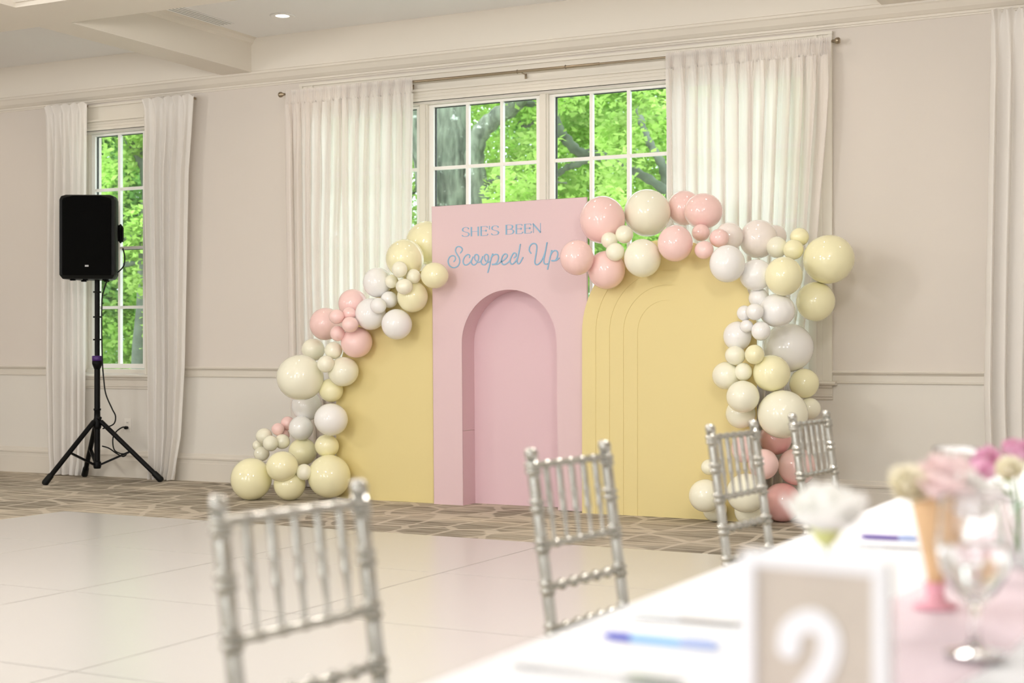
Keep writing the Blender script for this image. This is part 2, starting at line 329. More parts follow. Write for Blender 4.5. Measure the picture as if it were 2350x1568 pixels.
# ------------------------------------------------------------------ windows
ROWS = [1.03, 1.547, 2.09, 2.632, 3.13]
YG = .08
def window(n, x0, x1, glasses, label, double_hung):
    win = link('window_%d' % n, None, None, ((x0+x1)/2, 0, 0)); struct(win, label); ox = (x0+x1)/2
    def P(mb, name, m, lab=None):
        o = mb.build(name, m, win); o.data.transform(Matrix.Translation((-ox, 0, 0)))
        if lab: o['label'] = lab
        return o
    # jamb lining
    mb = MB(); mb.box((x0, 0, WZ0), (x0+.03, .2, WZ1)); mb.box((x1-.03, 0, WZ0), (x1, .2, WZ1)); mb.box((x0+.03, 0, WZ1-.02), (x1-.03, .2, WZ1)); mb.box((x0+.03, .02, WZ0), (x1-.03, .2, WZ0+.03))
    P(mb, 'jamb', M['trim'])
    # casing with raised bands
    mb = MB()
    for xa, s in ((x0, -1), (x1, 1)):
        for w0, w1, t in ((.001, CAS-.001, .022), (.0, .02, .03), (CAS-.03, CAS, .036), (.05, .06, .027)):
            a, b = sorted((xa+s*w0, xa+s*w1)); mb.box((a, -t, .905), (b, .0, 3.384))
    P(mb, 'casing', M['trim'])
    mb = MB()
    for z0, z1, t in ((WZ1, 3.265, .022), (WZ1, WZ1+.02, .03), (3.20, 3.21, .028), (3.225, 3.235, .032), (3.248, 3.268, .045)): mb.box((x0, -t, z0), (x1, 0, z1))
    mb.box((x0, -.012, 3.268), (x1, 0, 3.385)); mb.box((x0-CAS-.002, -.038, 3.3845), (x1+CAS+.002, 0, 3.405))
    P(mb, 'head_casing', M['trim'])
    mb = MB(); mb.extrude_x([(.06, .905), (-.05, .905), (-.062, .91), (-.066, .92), (-.06, .93), (-.04, .935), (.06, .945)], x0-CAS-.03, x1+CAS+.03); P(mb, 'sill', M['lowtrim'])
    mb = MB(); mb.extrude_x([(0, .905), (-.04, .905), (-.035, .89), (-.022, .88), (-.022, .845), (-.028, .84), (-.028, .825), (-.018, .82), (-.018, .805), (0, .80)], x0-CAS, x1+CAS); P(mb, 'apron', M['lowtrim'])
    # sashes
    for gi, (g0, g1, nc) in enumerate(glasses):
        st = .042
        spans = [(ROWS[0], ROWS[4])] if not double_hung else [(ROWS[0], ROWS[2]-.012), (ROWS[2]+.012, ROWS[4])]
        fr = MB()
        for z0, z1 in spans:
            rl = .0115 if z0 > 1.5 else st; ru = .018 if z1 > 2.5 else .0115
            fr.box((g0-st, YG-.022, z0-rl), (g0, YG+.022, z1+ru)); fr.box((g1, YG-.022, z0-rl), (g1+st, YG+.022, z1+ru))
            fr.box((g0, YG-.022, z0-rl), (g1, YG+.022, z0)); fr.box((g0, YG-.022, z1), (g1, YG+.022, z1+ru))
            if double_hung: break_z = .024
        sash = P(fr, 'sash', M['sash'])
        gap = MB()
        for z0, z1 in spans:
            for a, b in ((g0, g0+.008), (g1-.008, g1)): gap.box((a, YG+.006, z0), (b, YG+.02, z1))
            gap.box((g0, YG+.006, z1-.006), (g1, YG+.02, z1))
        o = gap.build('glazing_spacer', M['spacer'], sash); o.data.transform(Matrix.Translation((-ox, 0, 0)))
        xs = [g0+(g1-g0)*i/nc for i in range(nc+1)]
        for i in range(1, nc):
            m_ = MB().box((xs[i]-.013, YG-.018, ROWS[0]), (xs[i]+.013, YG+.018, ROWS[4])).build('muntin', M['sash'], sash); m_.data.transform(Matrix.Translation((-ox, 0, 0)))
        for j in (1, 2, 3):
            if double_hung and j == 2: continue
            m_ = MB().box((g0, YG-.017, ROWS[j]-.013), (g1, YG+.017, ROWS[j]+.013)).build('muntin', M['sash'], sash); m_.data.transform(Matrix.Translation((-ox, 0, 0)))
        for i in range(nc):
            for j in range(4):
                m_ = MB().box((xs[i], YG-.003, ROWS[j]), (xs[i+1], YG+.003, ROWS[j+1])).build('pane', M['pane'], sash); m_.data.transform(Matrix.Translation((-ox, 0, 0)))
    # mullion posts between sashes
    gl = sorted(glasses)
    for (a0, a1, _), (b0, b1, _) in zip(gl, gl[1:]):
        P(MB().box((a1+.042, .03, WZ0+.03), (b0-.042, .16, WZ1-.02)).box((a1+.055, .015, WZ0+.03), (b0-.055, .03, WZ1-.02)), 'mullion', M['trim'])
    e0, e1 = gl[0][0]-.042, gl[-1][1]+.042
    P(MB().box((x0+.03, .04, WZ0+.03), (e0, .15, WZ1-.02)).box((e1, .04, WZ0+.03), (x1-.03, .15, WZ1-.02)), 'stop', M['trim'])
    return win
window(1, W1[0], W1[1], [(-9.66, -9.09, 2)], 'narrow white sash window behind the speaker', True)
window(2, W2[0], W2[1], [(-7.09, -6.198, 3), (-6.04, -5.108, 3), (-4.952, -4.02, 3), (-3.862, -2.97, 3)], 'wide white window of four sashes behind the backdrop', False)
window(3, W3[0], W3[1], [(-.95, -.38, 2)], 'narrow sash window behind the drape at the right edge', True)

# ------------------------------------------------------------------ carpet dance floor
dz = .022; PX, PY = 1.265, 1.29; DX0, DY0 = -7.53, -2.53
df = thing('dance_floor', 'glossy off-white portable dance floor of large square panels laid on the carpet', 'dance floor', (DX0, DY0, 0))
pm = MB().box((.0035, -PY+.0035, 0), (PX-.0035, -.0035, dz)).build('panel', M['dance'], df)
for i in range(4):
    for j in range(8):
        if i or j:
            o = pm.copy(); COL.objects.link(o); o.location = (i*PX, -j*PY, 0)
MB().box((-.025, 0, 0), (4*PX, .025, dz*.6)).box((-.025, -8*PY, 0), (0, 0, dz*.6)).build('edge_strip', M['dance'], df)

# ------------------------------------------------------------------ curtains
def curtain(name, label, edges, ytop, y, folds, amp, style, m, group, seed, nx=180):
    """edges: rows (py, px_left, px_right) from the heading to the hem, turned into places on the plane the cloth hangs in"""
    r = np.random.default_rng(seed)
    rows = []
    for py, a, b in edges:
        A, B = onY(a, py, y), onY(b, py, y); rows.append((A.x, B.x))
    # heights: heading z from its own edge, hem given in edges as z by py
    zt = (onY(edges[0][1], edges[0][0], y).z if ytop is None else ytop)
    zs = np.array([zt]+[onY((e[1]+e[2])/2, e[0], y).z for e in edges[1:-1]]+[.012])
    order = np.argsort(zs); xl = np.array([q[0] for q in rows]); xr = np.array([q[1] for q in rows])
    nz = 64
    tz = np.concatenate([np.linspace(0, .06, 14)[:-1], np.linspace(.06, 1, nz-13)])
    ph = r.uniform(-.35, .35, folds*2+2); aw = r.uniform(.55, 1.25, folds+2)
    u = np.linspace(0, 1, nx); V = []
    ui = u*folds
    base = np.zeros(nx)
    for i in range(nx):
        c = int(min(folds-1, ui[i])); f = ui[i]-c
        base[i] = aw[c]*math.sin(PI*f)**1.0*(1 if c % 2 == 0 else -.7)
    fine = sum(np.sin(2*PI*u*(folds*k)+r.uniform(0, 6))/k for k in (1.7, 2.6, 3.9))
    wob = r.normal(0, 1, folds+3)
    for t in tz:
        z = zt+(zs[-1]-zt)*t
        L_ = np.interp(z, zs[order], xl[order]); R_ = np.interp(z, zs[order], xr[order])
        drop = zt-z
        if style == 'gather':
            k = min(1, .25+drop/.9); fy = amp*(k*base+.22*fine*math.exp(-drop/.5)+.10*fine)
            if drop < .11: fy = amp*(.16*base+.42*np.sin(2*PI*u*folds*3.1+wob[0])*(.5+.5*np.sin(u*41+wob[1])))*(.35+drop/.17)
        else:                                                     # pinched pleats: tight at .1 below the top, flared above
            q = abs(drop-.10)
            k = min(1, .35+drop/1.0) if drop > .1 else .45+.55*(q/.1)
            fy = amp*(k*base+.02*fine)
        sway = .012*np.sin(u*6+z*1.1+seed)*min(1, drop/1.5)
        hem = max(0, 1-(z/.16)); fy = fy+.016*hem*np.sin(u*folds*9+seed)+.01*hem*r.normal(0, 1, nx)*(.5)
        ovl = (.72 if style == 'gather' else .45)*(R_-L_)/folds*min(1, drop/.35); x = L_+(R_-L_)*u+sway*np.sin(PI*u)+ovl*np.sin(ui*2*PI*.5+ph[0])*np.sin(PI*np.clip(u*12, 0, .5))*np.sin(PI*np.clip((1-u)*12, 0, .5))+(.006 if style == 'gather' else .002)*fine*min(1, drop)*np.sin(PI*u)
        zz = np.full(nx, z)
        if style == 'pleat' and drop < .1: zz = zz - .02*(1-drop/.1)*(.5-.5*np.cos(2*PI*ui))
        if style == 'gather' and drop < .03: zz = zz-.006*np.sin(2*PI*u*folds*3.1+wob[0])
        V += [(a, y-b, c) for a, b, c in zip(x, fy, zz)]
    n = len(tz); mb = MB(); split = next(i for i, t in enumerate(tz) if (zt-.012)*t > .115)
    F = lambda i0, i1: [(i*nx+j, i*nx+j+1, (i+1)*nx+j+1, (i+1)*nx+j) for i in range(i0, i1) for j in range(nx-1)]
    root = thing(name, label, 'curtain', ((xl[0]+xr[0])/2, y, 0), 0, group); T = Matrix.Translation((-(xl[0]+xr[0])/2, -y, 0))
    for nm, i0, i1 in (('heading', 0, split), ('drape', split, n-1)):
        mb = MB(); mb.add(V, F(i0, i1), True); o = mb.build(nm, m, root, fix=False); o.data.transform(T)
        b = bmesh.new(); b.from_mesh(o.data); bmesh.ops.delete(b, geom=[v for v in b.verts if not v.link_faces], context='VERTS'); b.to_mesh(o.data); b.free()
    return root
zr = onY(1235, 160, -.11).z
DR = 'white drapes of the narrow windows'; SHR = 'sheer curtains of the wide window'
curtain('drape_curtain', 'white pleated drape left of the narrow window, hanging behind the speaker', [(243, 104, 200), (400, 110, 198), (850, 107, 196), (1040, 112, 194), (1085, 118, 190)], None, -.145, 10, .05, 'pleat', M['drape'], DR, 3)
curtain('drape_curtain', 'white pleated drape right of the narrow window, its crumpled hem by the tripod foot', [(226, 330, 445), (300, 332, 440), (400, 331, 433), (840, 341, 424), (1000, 343, 415), (1092, 346, 398)], None, -.145, 10, .05, 'pleat', M['drape'], DR, 5)
curtain('drape_curtain', 'white pleated drape cut off by the right edge of the picture', [(22, 2274, 2420), (300, 2270, 2420), (900, 2258, 2420), (1050, 2262, 2420), (1150, 2264, 2420)], None, -.145, 9, .06, 'pleat', M['drape'], DR, 8)
curtain('sheer_curtain', 'sheer white curtain at far left of the wide window, beside the plain wall', [(211, 655, 792), (430, 657, 792), (540, 659, 787.5), (660, 661, 787.5), (800, 664, 791), (1050, 672, 792), (1100, 672, 792)], zr+.028, -.128, 12, .055, 'gather', M['sheer'], SHR, 11)
curtain('sheer_curtain', 'sheer white curtain just left of the uncovered panes, above the left balloons', [(199, 785, 947), (480, 786, 945), (640, 787.5, 943), (1050, 785, 935), (1100, 785, 930)], zr+.028, -.128, 13, .055, 'gather', M['sheer'], SHR, 12)
curtain('sheer_curtain', 'sheer white curtain just right of the uncovered panes, above the pink balloons', [(124, 1527, 1724), (440, 1533, 1725), (700, 1540, 1724), (1100, 1548, 1715), (1140, 1548, 1715)], zr+.028, -.128, 13, .055, 'gather', M['sheer'], SHR, 13)
curtain('sheer_curtain', 'sheer white curtain at far right of the wide window, swept inwards below', [(107, 1715, 1908), (300, 1714, 1897), (450, 1714, 1884), (600, 1713, 1872), (760, 1712, 1845), (1100, 1710, 1840)], zr+.028, -.128, 13, .055, 'gather', M['sheer'], SHR, 14)
# rods
def rod(p, q, label, brackets, rings=()):
    p, q = Vector(p), Vector(q); root = thing('curtain_rod', label, 'curtain rod', p); d = q-p; mid = d*.26
    mb = MB(); mb.sweep([Vector(), mid], .0085, 12); mb.sweep([mid, d*.62], .0115, 12); mb.sweep([d*.62, d], .0085, 12); mb.build('pole', M['nickel'], root)
    for e, s in ((Vector(), -1), (d, 1)):
        Mx = Matrix.Translation(e) @ Matrix.Rotation(s*PI/2, 4, 'Y')
        MB().lathe([(.0, -.005), (.012, -.005), (.012, .01), (.018, .014), (.022, .022), (.024, .032), (.022, .042), (.016, .048), (0, .05)], 16, Mx).build('finial', M['nickel'], root)
    for fx in brackets:
        c = d*fx; mb = MB(); mb.box((c.x-.003, c.y, c.z-.016), (c.x+.003, -p.y-.035, c.z-.010)); mb.box((c.x-.009, -p.y-.04, c.z-.07), (c.x+.009, -p.y-.036, c.z-.008)); mb.lathe([(0, -.003), (.004, -.003), (.004, .001), (0, .001)], 8, Matrix.Translation((c.x, -p.y-.04, c.z-.055)) @ Matrix.Rotation(PI/2, 4, 'X'))
        mb.build('bracket', M['nickel'], root)
    for fx in rings:
        c = d*fx; mb = MB(); mb.sweep([c+Vector((0, math.cos(t)*.015, math.sin(t)*.015)) for t in np.linspace(0, 2*PI, 17)], .0022, 6); mb.build('ring', M['nickel'], root)
pa, pb = onY(651, 218, -.11), onY(1912, 103, -.11)
rod((pa.x, -.11, zr), (pb.x, -.11, zr), 'brushed metal curtain rod above the wide window', (.262, .48, .985), (.472, .56))
for a, b, lab in (((104, 243), (200, 243), 'short dark curtain rod behind the heading of the drape left of the narrow window'), ((332, 226), (446, 226), 'short dark curtain rod behind the heading of the drape right of the narrow window')):
    A, B = onY(*a, -.075), onY(*b, -.075); root = thing('curtain_rod', lab, 'curtain rod', (A.x+.03, -.075, A.z-.035))
    MB().sweep([(0, 0, 0), (B.x-A.x-.05, 0, 0)], .008, 10).box((.0, 0, -.01), (.012, .055, .01)).box((B.x-A.x-.066, 0, -.01), (B.x-A.x-.054, .055, .01)).build('pole', M['nickel'], root)

# ------------------------------------------------------------------ ceiling fittings
dl = thing('downlight', 'recessed round downlight glowing in the white coffer', 'downlight', (-6.99, -.70, ZC))
MB().lathe([(.055, -.004), (.085, -.01), (.1, -.006), (.102, 0), (.055, .0)], 32).build('trim_ring', M['ceil'], dl)
MB().lathe([(0, -.006), (.03, -.006), (.056, -.003), (.056, 0)], 32).build('lens', M['lens'], dl)
cv = thing('ceiling_vent', 'slim linear air vent with dark slots beside the ceiling beam', 'vent', (-7.585, -1.0, ZC))
MB().box((-.08, -.34, -.0015), (.08, .34, 0)).build('backing', M['slot'], cv)
for i in range(5): MB().box((-.085+i*.036, -.35, -.0045), (-.085+i*.036+.023, .35, -.001)).build('slat', M['ceil'], cv)

# ------------------------------------------------------------------ outside
struct(MB().box((-45, .3, -.75), (20, 60, -.6)).build('ground', M['bounce_ground']), 'unseen pale ground added outside to reflect white light onto the sheers')
def leaf_cloud(name, m, parent, clumps, n, size, seed, loc):
    r = np.random.default_rng(seed)
    cl = np.array(clumps); wts = cl[:, 3]**2; wts /= wts.sum()
    idx = r.choice(len(cl), n, p=wts); d = r.normal(0, 1, (n, 3)); d /= np.linalg.norm(d, axis=1, keepdims=True)
    c = cl[idx, :3]+d*(cl[idx, 3:4]*r.uniform(.25, 1.05, (n, 1)))-np.array(loc)
    a = r.normal(0, 1, (n, 3)); a[:, 2] *= .45; a /= np.linalg.norm(a, axis=1, keepdims=True)
    b = np.cross(a, r.normal(0, 1, (n, 3))*np.array([.5, .5, 1])); b /= np.linalg.norm(b, axis=1, keepdims=True)
    nn = np.cross(a, b); s = size*r.uniform(.6, 1.3, (n, 1))
    V = np.stack([c-a*s, c-b*s*.55+nn*s*.15, c+a*s, c+b*s*.55+nn*s*.15], 1).reshape(-1, 3)
    me = bpy.data.meshes.new(name); me.vertices.add(4*n); me.vertices.foreach_set('co', V.ravel())
    q = np.arange(n)*4; tri = np.stack([q, q+1, q+2, q, q+2, q+3], 1).reshape(-1)
    me.loops.add(6*n); me.loops.foreach_set('vertex_index', tri); me.polygons.add(2*n); me.polygons.foreach_set('loop_start', np.arange(2*n)*3); me.polygons.foreach_set('loop_total', np.full(2*n, 3))
    me.update(); me.materials.append(m); o = link(name, me, parent); o['kind'] = 'stuff'
    return o
def limb(parent, name, pts, r0, r1, m, loc, n=10):
    P = spline(pts, 6); k = len(P); o = MB().sweep([p-Vector(loc) for p in P], [r0+(r1-r0)*(i/(k-1))**.8+.012*math.sin(i*2.1) for i in range(k)], n).build(name, m, parent, fix=False)
    return o
# the great tree right outside the panes
base = atD(1040, 900, 21.5); base.z = -.6
TT = thing('tree', 'great old tree with lichen-spotted forked trunk behind the uncovered panes', 'tree', base)
limb(TT, 'trunk', [base, atD(1045, 620, 21.5), atD(1040, 470, 21.5), atD(1036, 330, 21.5), atD(1025, 220, 21.6), atD(1000, 40, 21.9)], .33, .25, M['bark'], base, 20)
limb(TT, 'branch', [atD(1075, 560, 21.4), atD(1098, 460, 21.3), atD(1088, 370, 21.2), atD(1100, 310, 21.1), atD(1140, 268, 21), atD(1185, 236, 20.8), atD(1225, 150, 20.4)], .17, .11, M['bark'], base, 14)
limb(TT, 'branch', [atD(1150, 262, 21), atD(1190, 240, 21), atD(1240, 238, 21), atD(1330, 225, 21)], .06, .03, M['limb'], base)
limb(TT, 'branch', [atD(1250, 170, 21.5), atD(1278, 290, 21), atD(1298, 318, 21), atD(1330, 350, 21), atD(1372, 356, 21), atD(1450, 390, 20.8), atD(1510, 425, 20.6), atD(1560, 470, 20.4)], .09, .06, M['limb'], base)
limb(TT, 'branch', [atD(1268, 410, 21.2), atD(1300, 385, 21.1), atD(1322, 378, 21), atD(1360, 362, 21)], .04, .05, M['limb'], base)
limb(TT, 'branch', [atD(1465, 250, 22), atD(1478, 300, 21.6), atD(1500, 345, 21.4), atD(1522, 385, 21), atD(1528, 440, 21)], .045, .07, M['limb'], base)
limb(TT, 'branch', [atD(1120, 420, 21.2), atD(1160, 405, 21.3), atD(1200, 412, 21.5), atD(1300, 420, 22)], .035, .015, M['limb'], base)
limb(TT, 'branch', [atD(1190, 280, 23), atD(1205, 290, 23), atD(1222, 283, 23), atD(1260, 250, 23)], .03, .02, M['limb'], base)
limb(TT, 'branch', [atD(940, 230, 20.8), atD(962, 320, 21), atD(985, 470, 21.2)], .10, .16, M['bark'], base)
cl = []
r_ = np.random.default_rng(21)
for i in range(150):
    p = atD(r_.uniform(1080, 1850), r_.uniform(-120, 640), r_.uniform(22.5, 29)); cl.append((p.x, p.y, p.z, r_.uniform(.5, 1.1)))
for i in range(26):
    p = atD(r_.uniform(1120, 1700), r_.uniform(100, 560), r_.uniform(19.0, 21.0)); cl.append((p.x, p.y, p.z, r_.uniform(.25, .5)))
leaf_cloud('foliage', M['leaf'], TT, cl, 95000, .064, 4, base)
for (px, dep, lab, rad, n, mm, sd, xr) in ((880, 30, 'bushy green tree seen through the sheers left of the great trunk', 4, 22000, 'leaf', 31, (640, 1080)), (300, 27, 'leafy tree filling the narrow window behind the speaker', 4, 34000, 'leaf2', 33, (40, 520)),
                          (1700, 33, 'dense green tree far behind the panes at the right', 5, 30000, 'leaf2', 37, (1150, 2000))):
    b = atD(px, 900, dep); b.z = -.6; t = thing('tree', lab, 'tree', b)
    limb(t, 'trunk', [b, b+Vector((.1, 0, 2)), b+Vector((-.15, .1, 4.5)), b+Vector((.1, .2, 7.5))], .2, .08, M['limb'], b)
    r_ = np.random.default_rng(sd); cl = []
    for i in range(90):
        p = atD(r_.uniform(*xr), r_.uniform(-60, 900), dep+r_.uniform(-5.5, 3)); cl.append((p.x, p.y, p.z, r_.uniform(.5, 1.25)))
    for k_ in range(4):
        q = atD(r_.uniform(*xr), r_.uniform(300, 700), dep-2); limb(t, 'branch', [b+Vector((0, 0, 2.5+k_)), (b+Vector((0, 0, 2.5+k_))+q)/2+Vector((0, 0, .5)), q], .07, .02, M['limb'], b)
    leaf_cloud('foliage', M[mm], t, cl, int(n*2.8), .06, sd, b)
b = atD(300, 900, 21.0); b.z = -.6; t = thing('tree', 'slender dark-limbed tree close behind the narrow window', 'tree', b)
limb(t, 'trunk', [b, atD(330, 640, 21), atD(338, 420, 21), atD(315, 350, 21), atD(285, 290, 21), atD(250, 150, 21)], .10, .07, M['limb'], b)
for k_, (p1, p2) in enumerate((((338, 540), (230, 575)), ((335, 600), (200, 640)), ((338, 500), (420, 470)))): limb(t, 'branch', [atD(*p1, 21), atD((p1[0]+p2[0])/2, (p1[1]+p2[1])/2-8, 20.9), atD(*p2, 20.8)], .045, .02, M['limb'], b)
r_ = np.random.default_rng(40); cl = [(*atD(r_.uniform(170, 420), r_.uniform(200, 820), r_.uniform(20.3, 22.5)), r_.uniform(.2, .45)) for i in range(34)]+[(*atD(r_.uniform(170, 420), r_.uniform(560, 900), r_.uniform(21.5, 24)), r_.uniform(.3, .6)) for i in range(40)]
leaf_cloud('foliage', M['leaf'], t, cl, 26000, .055, 41, b)

# ------------------------------------------------------------------ speaker on its tripod
SPX, SPY = -9.19, -.42
st = thing('speaker_stand', 'black tripod speaker stand in front of the narrow window', 'stand', (SPX, SPY, 0))
MB().sweep([(0, 0, .13), (0, 0, 1.05)], .0255, 16).build('lower_pole', M['blackmetal'], st)
MB().sweep([(0, 0, 1.0), (0, 0, 1.80)], .0225, 16).build('upper_pole', M['blackmetal'], st)
MB().lathe([(.0, .985), (.026, .985), (.04, 1.02), (.045, 1.035), (.045, 1.06), (0, 1.06)], 20).build('collar', M['blackmetal'], st)
o = MB().lathe([(0, 1.06), (.044, 1.06), (.046, 1.075), (.046, 1.10), (.04, 1.105), (0, 1.105)], 20).build('locking_ring', M['purple'], st); o['label'] = 'purple locking ring'
MB().lathe([(0, .46), (.03, .46), (.036, .48), (.036, .54), (.028, .555), (.026, .62), (.032, .625), (.032, .64), (0, .64)], 18).sweep([(.03, -.02, .555), (.085, -.05, .56)], .012, 8).build('hub', M['blackmetal'], st)
MB().lathe([(0, .11), (.028, .11), (.034, .125), (.034, .165), (.024, .18), (0, .18)], 18).build('lower_collar', M['blackmetal'], st)
feet = [(-.11, -.50), (.555, .175), (-.40, .27)]
for fx, fy in feet:
    d = Vector((fx, fy, 0)).normalized(); F_ = Vector((fx, fy, .03)); top = d*.035+Vector((0, 0, .525))
    lg = MB().sweep([top, F_], .0215, 12).build('leg', M['blackmetal'], st)
    e = (F_-top).normalized(); MB().sweep([F_-e*.07, F_+e*.015, F_+e*.03], [.027, .030, .021], 12).build('rubber_foot', M['black'], lg)
    m_ = top.lerp(F_, .52); MB().bar(d*.03+Vector((0, 0, .145)), m_, .03, .016).build('brace', M['blackmetal'], st)
for z in (1.66, 1.44, 1.24): MB().box((-.022, -.028, z), (.026, .022, z+.014)).build('cable_clip', M['black'], st)
nrm = Vector((.485, -.875)).normalized(); rzs = math.atan2(nrm.y, nrm.x)+PI/2
sp = thing('speaker', 'tall black loudspeaker on the tripod stand', 'speaker', (SPX-.035, SPY-.03, 1.775), rzs)
hw, hh = .238, .735
def sp_outline(w, d0, d1, chf):      # x (width), y (front negative)
    return [(-w, d0), (w, d0), (w+.006, d0+.05), (w*.98, .0), (w*.62, d1), (-w*.62, d1), (-w*.98, 0), (-w-.006, d0+.05)]
mb = MB()
lev = [(0, .90, .015), (.035, 1, 0), (.69, 1, 0), (.72, .95, .01), (hh, .80, .03)]
vs = []; n8 = 8
for z, s, ins in lev:
    for x, y in sp_outline(hw*s, -.17+ins, .19-ins, 0): vs.append((x, y, z))
fs = [(i*n8+j, i*n8+(j+1) % n8, (i+1)*n8+(j+1) % n8, (i+1)*n8+j) for i in range(len(lev)-1) for j in range(n8)]+[tuple(range(n8)), tuple(range((len(lev)-1)*n8, len(lev)*n8))]
body = mb.add(vs, fs).build('cabinet', M['black'], sp, bevel=.006)
MB().prism([(-.205, .03), (.205, .03), (.21, .05), (.21, .68), (.2, .70), (.12, .722), (-.12, .722), (-.2, .70), (-.21, .68), (-.21, .05)], -.184, -.16).build('grille', M['grille'], sp, bevel=.004)
o = MB().box((-.012, -.188, .105), (.018, -.183, .119)).build('badge', M['badge'], sp); o['label'] = 'small silver badge at the foot of the grille'
for s in (-1, 1):
    hn = MB(); hn.box((s*.238-.012, -.02, .34), (s*.238+.012, .11, .48)); hn.build('handle_recess', M['grille'], sp)
    MB().sweep([(s*.234, .05, .33), (s*.257, .05, .36), (s*.257, .05, .46), (s*.234, .05, .49)], .011, 8).build('handle', M['blackmetal'], sp)
for x, y in ((-.14, -.1), (.14, -.1), (-.1, .12), (.1, .12), (-.03, -.1)): MB().box((x-.02, y-.02, -.012), (x+.02, y+.02, .004)).build('rubber_foot', M['grille'], sp)
def cord(label, pts, r=.006):
    P = spline(pts, 10); b0 = Vector(pts[0]); return tag(MB().sweep([p-b0 for p in P], r, 8).build('cable', M['black'], None, b0), label, 'cable')
def onS(px, py, off=0): return onY(px, py, SPY-.03+off)
cord('black cable dropping from the speaker and looping down its pole', [onS(282, 570, .1), onS(286, 590, .1), onS(283, 612, .1), onS(262, 632, .05), onS(247, 643), onS(238, 668), onS(234, 690), onS(233.5, 760), onS(235, 830), onS(238, 870), onS(243, 905), onS(257, 938), onS(265, 955), onS(262, 972), onS(248, 980), onS(236, 984)])
cord('black power cord lying between the tripod and the wall outlet', [onY(293, 982, -.045), onY(281, 981, -.06), onY(266, 992, -.1), onY(259, 1008, -.14), onY(262, 1032, -.2), onY(276, 1041, -.22), onY(290, 1042, -.2), onY(282, 1048, -.24), onY(266, 1040, -.3), onY(250, 1029, -.36), onY(234, 1024, -.40)])
oc = onY(294, 976, 0)
ol = thing('outlet', 'white wall outlet with plugged-in cord under the narrow window', 'outlet', (oc.x, -.001, oc.z))
MB().box((-.038, -.006, -.06), (.038, 0, .06)).build('cover_plate', M['plate'], ol, bevel=.003)
for z in (.022, -.022):
    s_ = MB().box((-.016, -.009, z-.014), (.016, -.005, z+.014)).build('socket', M['plate'], ol)
    MB().box((-.008, -.0105, z-.004), (-.005, -.0085, z+.007)).box((.005, -.0105, z-.004), (.008, -.0085, z+.007)).build('slot', M['slot'], s_)
MB().lathe([(0, 0), (.013, 0), (.016, .02), (.012, .035), (0, .038)], 12, Matrix.Translation((0, -.0095, -.022)) @ Matrix.Rotation(PI/2, 4, 'X')).build('plug', M['black'], ol)

# ------------------------------------------------------------------ backdrop panels
YP = -.74
NX0, NX1, NZ = -5.322, -4.542, 1.206; NR = (NX1-NX0)/2; NC = (NX0+NX1)/2
PX0, PX1, PZ = -5.572, -4.300, 2.238
pk = thing('backdrop_panel', 'tall square-topped pink panel with arched niche and blue lettering', 'backdrop', ((PX0+PX1)/2, YP, 0)); pk.rotation_euler = (0, math.radians(-.5), 0)
pox = (PX0+PX1)/2; TP = Matrix.Translation((-pox, -YP, 0))
def arc(cx, cz, r, a0, a1, n): return [(cx+r*math.cos(a0+(a1-a0)*i/n), cz+r*math.sin(a0+(a1-a0)*i/n)) for i in range(n+1)]
A_ = arc(NC, NZ, NR, PI, 0, 40)
ring_in = [(NX0, 0)]+A_+[(NX1, 0)]
def outer_for(x, z):               # matching point on the outer rectangle
    if z <= NZ+1e-6: return (PX0 if x < NC else PX1, z)
    a = math.atan2(z-NZ, x-NC); c, s = math.cos(a), math.sin(a)
    t = min([(PX1-NC)/c if c > 1e-6 else 9, (PX0-NC)/c if c < -1e-6 else 9, (PZ-NZ)/s if s > 1e-6 else 9])
    return (NC+c*t, NZ+s*t)
ring_out = [outer_for(x, z) for x, z in ring_in]
ca = [i for i, p in enumerate(ring_out)]
mb = MB(); n = len(ring_in); TK = .02
for y, flip in ((YP, 0), (YP+TK, 1)):
    vs = [(x, y, z) for x, z in ring_in]+[(x, y, z) for x, z in ring_out]
    for cxn in ((PX0, PZ), (PX1, PZ)): vs.append((cxn[0], y, cxn[1]))
    fs = [(i, i+1, n+i+1, n+i) for i in range(n-1)]
    for ci, cxn in enumerate((PX0, PX1)):
        for i in range(n-1):
            p, q = ring_out[i], ring_out[i+1]
            if (abs(p[0]-cxn) < 1e-5) != (abs(q[0]-cxn) < 1e-5): fs.append((n+i, n+i+1, 2*n+ci))
    mb.add(vs, fs)
mb.prism([(PX0, 0), (PX0, PZ), (PX0+.001, PZ), (PX0+.001, 0)], YP, YP+TK); mb.prism([(PX1-.001, 0), (PX1-.001, PZ), (PX1, PZ), (PX1, 0)], YP, YP+TK)
mb.box((PX0, YP, PZ-.001), (PX1, YP+TK, PZ))
o = mb.build('front_board', M['pinkboard'], pk); o.data.transform(TP)
ND = .19
mb = MB()
def strip(pts, y0, y1):
    m = len(pts); o_ = [(x+(x-NC)*.0+ (0), y0, z) for x, z in pts]+[(x, y1, z) for x, z in pts]
    out = []
    for x, z in pts:
        if z > NZ: d = Vector((x-NC, z-NZ)).normalized()*.012
        else: d = Vector((-.012 if x < NC else .012, 0))
        out.append((x+d.x, z+d.y))
    o_ += [(x, y0, z) for x, z in out]+[(x, y1, z) for x, z in out]
    return o_, [(i, i+1, m+i+1, m+i) for i in range(m-1)]+[(2*m+i, 3*m+i, 3*m+i+1, 2*m+i+1) for i in range(m-1)]+[(0, m, 3*m, 2*m), (m-1, 2*m-1, 4*m-1, 3*m-1)]+[(i, 2*m+i, 2*m+i+1, i+1) for i in range(m-1)]
